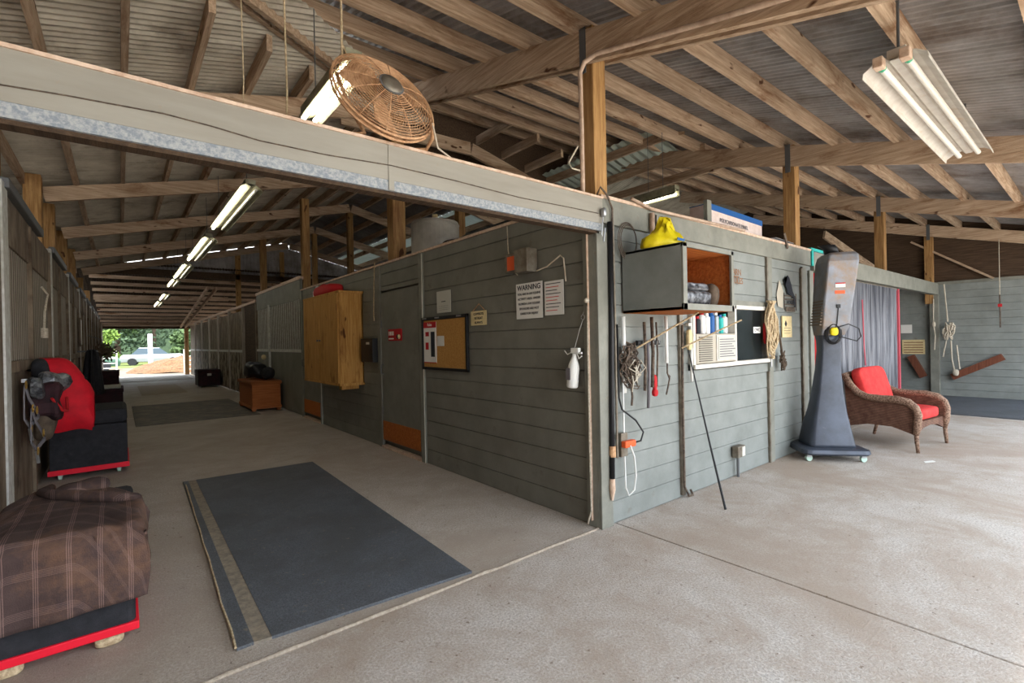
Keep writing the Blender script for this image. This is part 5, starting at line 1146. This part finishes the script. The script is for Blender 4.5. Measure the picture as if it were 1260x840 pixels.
# ------------------------------------------------------------------ far right wall things
def bracket(p, q, label):
    r = E('wall_bracket', q, label, 'bracket')
    MB().beam(p, q, .13, .11, up=(1, 0, 0)).build('board', 'trimwood', r)
bracket((10.98, -1.02, .86), (10.98, -.25, .42), 'brown angled wooden saddle rack on the far right wall')
bracket((10.98, .44, .86), (10.98, .22, .40), 'brown angled wooden rack left of the corner post on the far wall')
r = E('rope_bundle', (10.9, -.2, .5), 'white rope bundle and cross tie hanging on the far right wall', 'rope')
mb = MB(); mb.tube([(10.98, -.15, 2.4), (10.98, -.2, 1.6)], .012, 6)
for i in range(9):
    a = i*.7; mb.tube([(10.95+.03*math.cos(t*2+i), -.22+(.03+.022*(i % 4))*math.cos(t+i), 1.40+(.12+.03*(i % 3))*math.sin(t)) for t in frange(0, 5.9, .6)], .012, 6, closed=True)
mb.tube([(10.96, -.18, 1.2), (10.96, -.14, 1.0), (10.96, -.12, .85)], .012, 6); mb.tube([(10.96, -.25, 1.2), (10.96, -.26, .8), (10.96, -.30, .55)], .014, 6); mb.tube([(10.96, -.34, 1.1), (10.96, -.38, .6)], .012, 6)
mb.build('rope_loops', 'whiterope', r); MB().sell((10.94, -.32, .52), .04, .05, .07, .8).build('knot', 'whiterope', r)
r = E('pull_string', (9.6, -1.15, 1.55), 'thin cord with red tag hanging in front of the far right wall', 'cord')
mb = MB(); mb.tube([(10.9, -1.0, 3.2), (10.9, -1.0, 2.1)], .006, 6); mb.build('string', 'whiterope', r); mb = MB(); mb.tube([(10.9, -1.0, 2.1), (10.9, -1.0, 1.45)], .012, 6); mb.build('snap', 'strap', r); MB().box(10.88, 10.92, -1.03, -.97, 1.86, 1.92).build('tag', 'redpaper', r)
r = E('white_sheet', (11.05, .46, 1.35), 'white paper notice beside the curtain edge on the far wall', 'notice'); MB().box(11.075, 11.085, .42, .62, 1.37, 1.56).build('sheet', 'paper', r)
r = E('cream_sign', (11.05, .5, .95), 'cream slatted sign under the white paper on the far wall', 'sign'); MB().box(11.07, 11.085, .20, .60, .90, 1.22).build('board', 'cream', r)
for i in range(5): MB().box(11.065, 11.07, .23, .57, .93+i*.055, .95+i*.055).build('line', 'brownink', r)
c = MB(); c.tube([(10.95, .02, 2.1), (10.95, .03, 1.6), (10.94, .0, 1.3), (10.95, .02, 1.0)], .010, 6); c.sell((10.94, .02, 1.55), .03, .03, .06, .8); T(c.build('cross_tie', 'whiterope', org=(10.95, 0, 1)), 'pale cross tie hanging on the far corner post', 'tie rope')
# ------------------------------------------------------------------ outside, seen through the far doorway
S(MB().box(-14, 14, 44, 70, -.118, -.10).build('lawn', 'grass'), 'strip of yellow green grass outside')
r = E('mulch_pile', (.1, 34, -.12), 'heap of tan wood shavings outside the far doorway', 'pile', None)
mb = MB(); rings = []
for i in range(9):
    t = i/8; rad = (1-t)**.8
    rings.append([(.2+2.6*rad*math.cos(a)*(1+.12*math.sin(3*a)), 34+2.2*rad*math.sin(a), -.11+.95*t**.8+.1*noise.noise(Vector((math.cos(a)*2, math.sin(a)*2, t*4)))) for a in [2*PI*k/28 for k in range(28)]])
mb.loft(rings); mb.build('heap', 'mulch', r)
def gate(x0, x1, y, label):
    r = E('pipe_gate', ((x0+x1)/2, y, -.12), label, 'gate', 'pipe gates outside')
    for x in (x0, x1): m_ = MB(); m_.tube([(x, y, -.12), (x, y, 1.25)], .04, 8); m_.build('upright', 'white', r)
    for z in (.1, .35, .6, .85, 1.15): m_ = MB(); m_.tube([(x0, y, z), (x1, y, z)], .022, 6); m_.build('rail', 'white', r)
gate(-5.8, -2.9, 30.5, 'white pipe gate at the left of the far doorway'); gate(.1, 1.6, 31.0, 'white pipe gate right of the shavings heap')
T(MB().box(-1.3, -1.05, 38.0, 38.25, -.12, 2.3).build('fence_post', 'plastic_w', org=(-1.2, 38, -.12)), 'tall white post standing outside behind the shavings heap', 'post')
def car(cx0, cy0, ang, paint, label, h=1.45):
    r = E('car', (cx0, cy0, -.12), label, 'car', 'parked vehicles outside')
    ca, sa = math.cos(ang), math.sin(ang)
    def W(a, b, z): return Vector((cx0+a*ca-b*sa, cy0+a*sa+b*ca, z-.12))
    def sec(z, a0, a1, hb): return [W(a0, -hb, z), W(a1, -hb, z), W(a1, hb, z), W(a0, hb, z)]
    m_ = MB(); m_.loft([sec(.28, -2.2, 2.2, .85), sec(.6, -2.25, 2.25, .9), sec(.85, -2.15, 2.1, .86), sec(.92, -2.0, 1.9, .8)]); m_.build('body', paint, r, bevel=.06)
    m_ = MB(); m_.loft([sec(.92, -1.5, 1.1, .76), sec(h, -1.0, .45, .62)]); m_.build('glasshouse', 'carglass', r)
    m_ = MB(); m_.loft([sec(h, -1.0, .45, .63), sec(h+.05, -.9, .35, .55)]); m_.build('roof', paint, r)
    for a in (-1.4, 1.4):
        for b in (-.82, .82): m_ = MB(); m_.lathe([(.32, -.1), (.32, .1)], W(a, b, .32), 18, ax=(-sa, ca, 0)); m_.build('wheel', 'tyre', r)
car(-5.8, 46, .12, 'carsilver', 'silver car parked outside at the left of the far doorway', 1.6); car(-.5, 50, -.1, 'carwhite', 'white car parked outside behind the white post'); car(-5.0, 41, .05, 'cargreen', 'dark green car half hidden by the gate outside', 1.3)
car(3.8, 44, 1.2, 'carwhite', 'white car parked outside at the right of the far doorway', 1.9)
def tree(x, y, h, rad, leaf, label, seed, palm=False):
    rnd = random.Random(seed); r = E('tree', (x, y, -.12), label, 'tree', None)
    m_ = MB(); m_.tube([(x, y, -.12), (x+.1, y, h*.4), (x+.05, y, h*.8)], [rad*.07+.05, rad*.05+.04, .04], 8); m_.build('stem', 'bark', r)
    m_ = MB()
    for b in range(14):
        bx, by, bz = x+rnd.gauss(0, rad*.45), y+rnd.gauss(0, rad*.45), h*rnd.uniform(.2, .95); br = rad*rnd.uniform(.3, .55)
        for i in range(110):
            d = Vector((rnd.gauss(0, 1), rnd.gauss(0, 1), rnd.gauss(0, .8))).normalized()*br*rnd.uniform(.5, 1); c = Vector((bx, by, bz))+d
            u = Vector((rnd.uniform(-1, 1), rnd.uniform(-1, 1), rnd.uniform(-1, 1))).normalized()*.22; v = u.orthogonal().normalized()*.12
            m_.add([c-u, c+v, c+u, c-v], [(0, 1, 2, 3)])
    o = m_.build('foliage', leaf, r); o['kind'] = 'stuff'
for i, (x, y, h, rad, lf, lb) in enumerate(((-9.5, 52, 7, 2.6, 'leafl', 'bright yellow green tree at the left of the far doorway'), (-6.5, 60, 9, 3.4, 'leafd', 'dark green tree second from the left outside'), (-3, 64, 9, 3.4, 'leaf', 'mid green tree behind the parked cars'),
        (0, 62, 8, 3.2, 'leafd', 'dark tree behind the white post'), (3.2, 60, 8, 3.2, 'leaf', 'green tree behind the shavings heap'), (6.5, 58, 8, 3.0, 'leafl', 'light green tree at the right of the far doorway'), (-11.5, 66, 9, 3.6, 'leaf', 'green tree farthest left outside'), (2, 54, 3.2, 1.4, 'leaf', 'low palm-like bush right of the white post'), (9.5, 66, 10, 4, 'leafd', 'dark tree farthest right outside'), (-4.5, 56, 3, 1.6, 'leafl', 'low bright bush behind the silver car'))):
    tree(x, y, h, rad, lf, lb, 30+i)
T(MB().box(-40, 40, 78, 79, -.12, 9).build('hedge', 'leafd', org=(0, 78, -.12)), 'dense dark tree line far behind the yard', 'hedge', None, 'stuff')
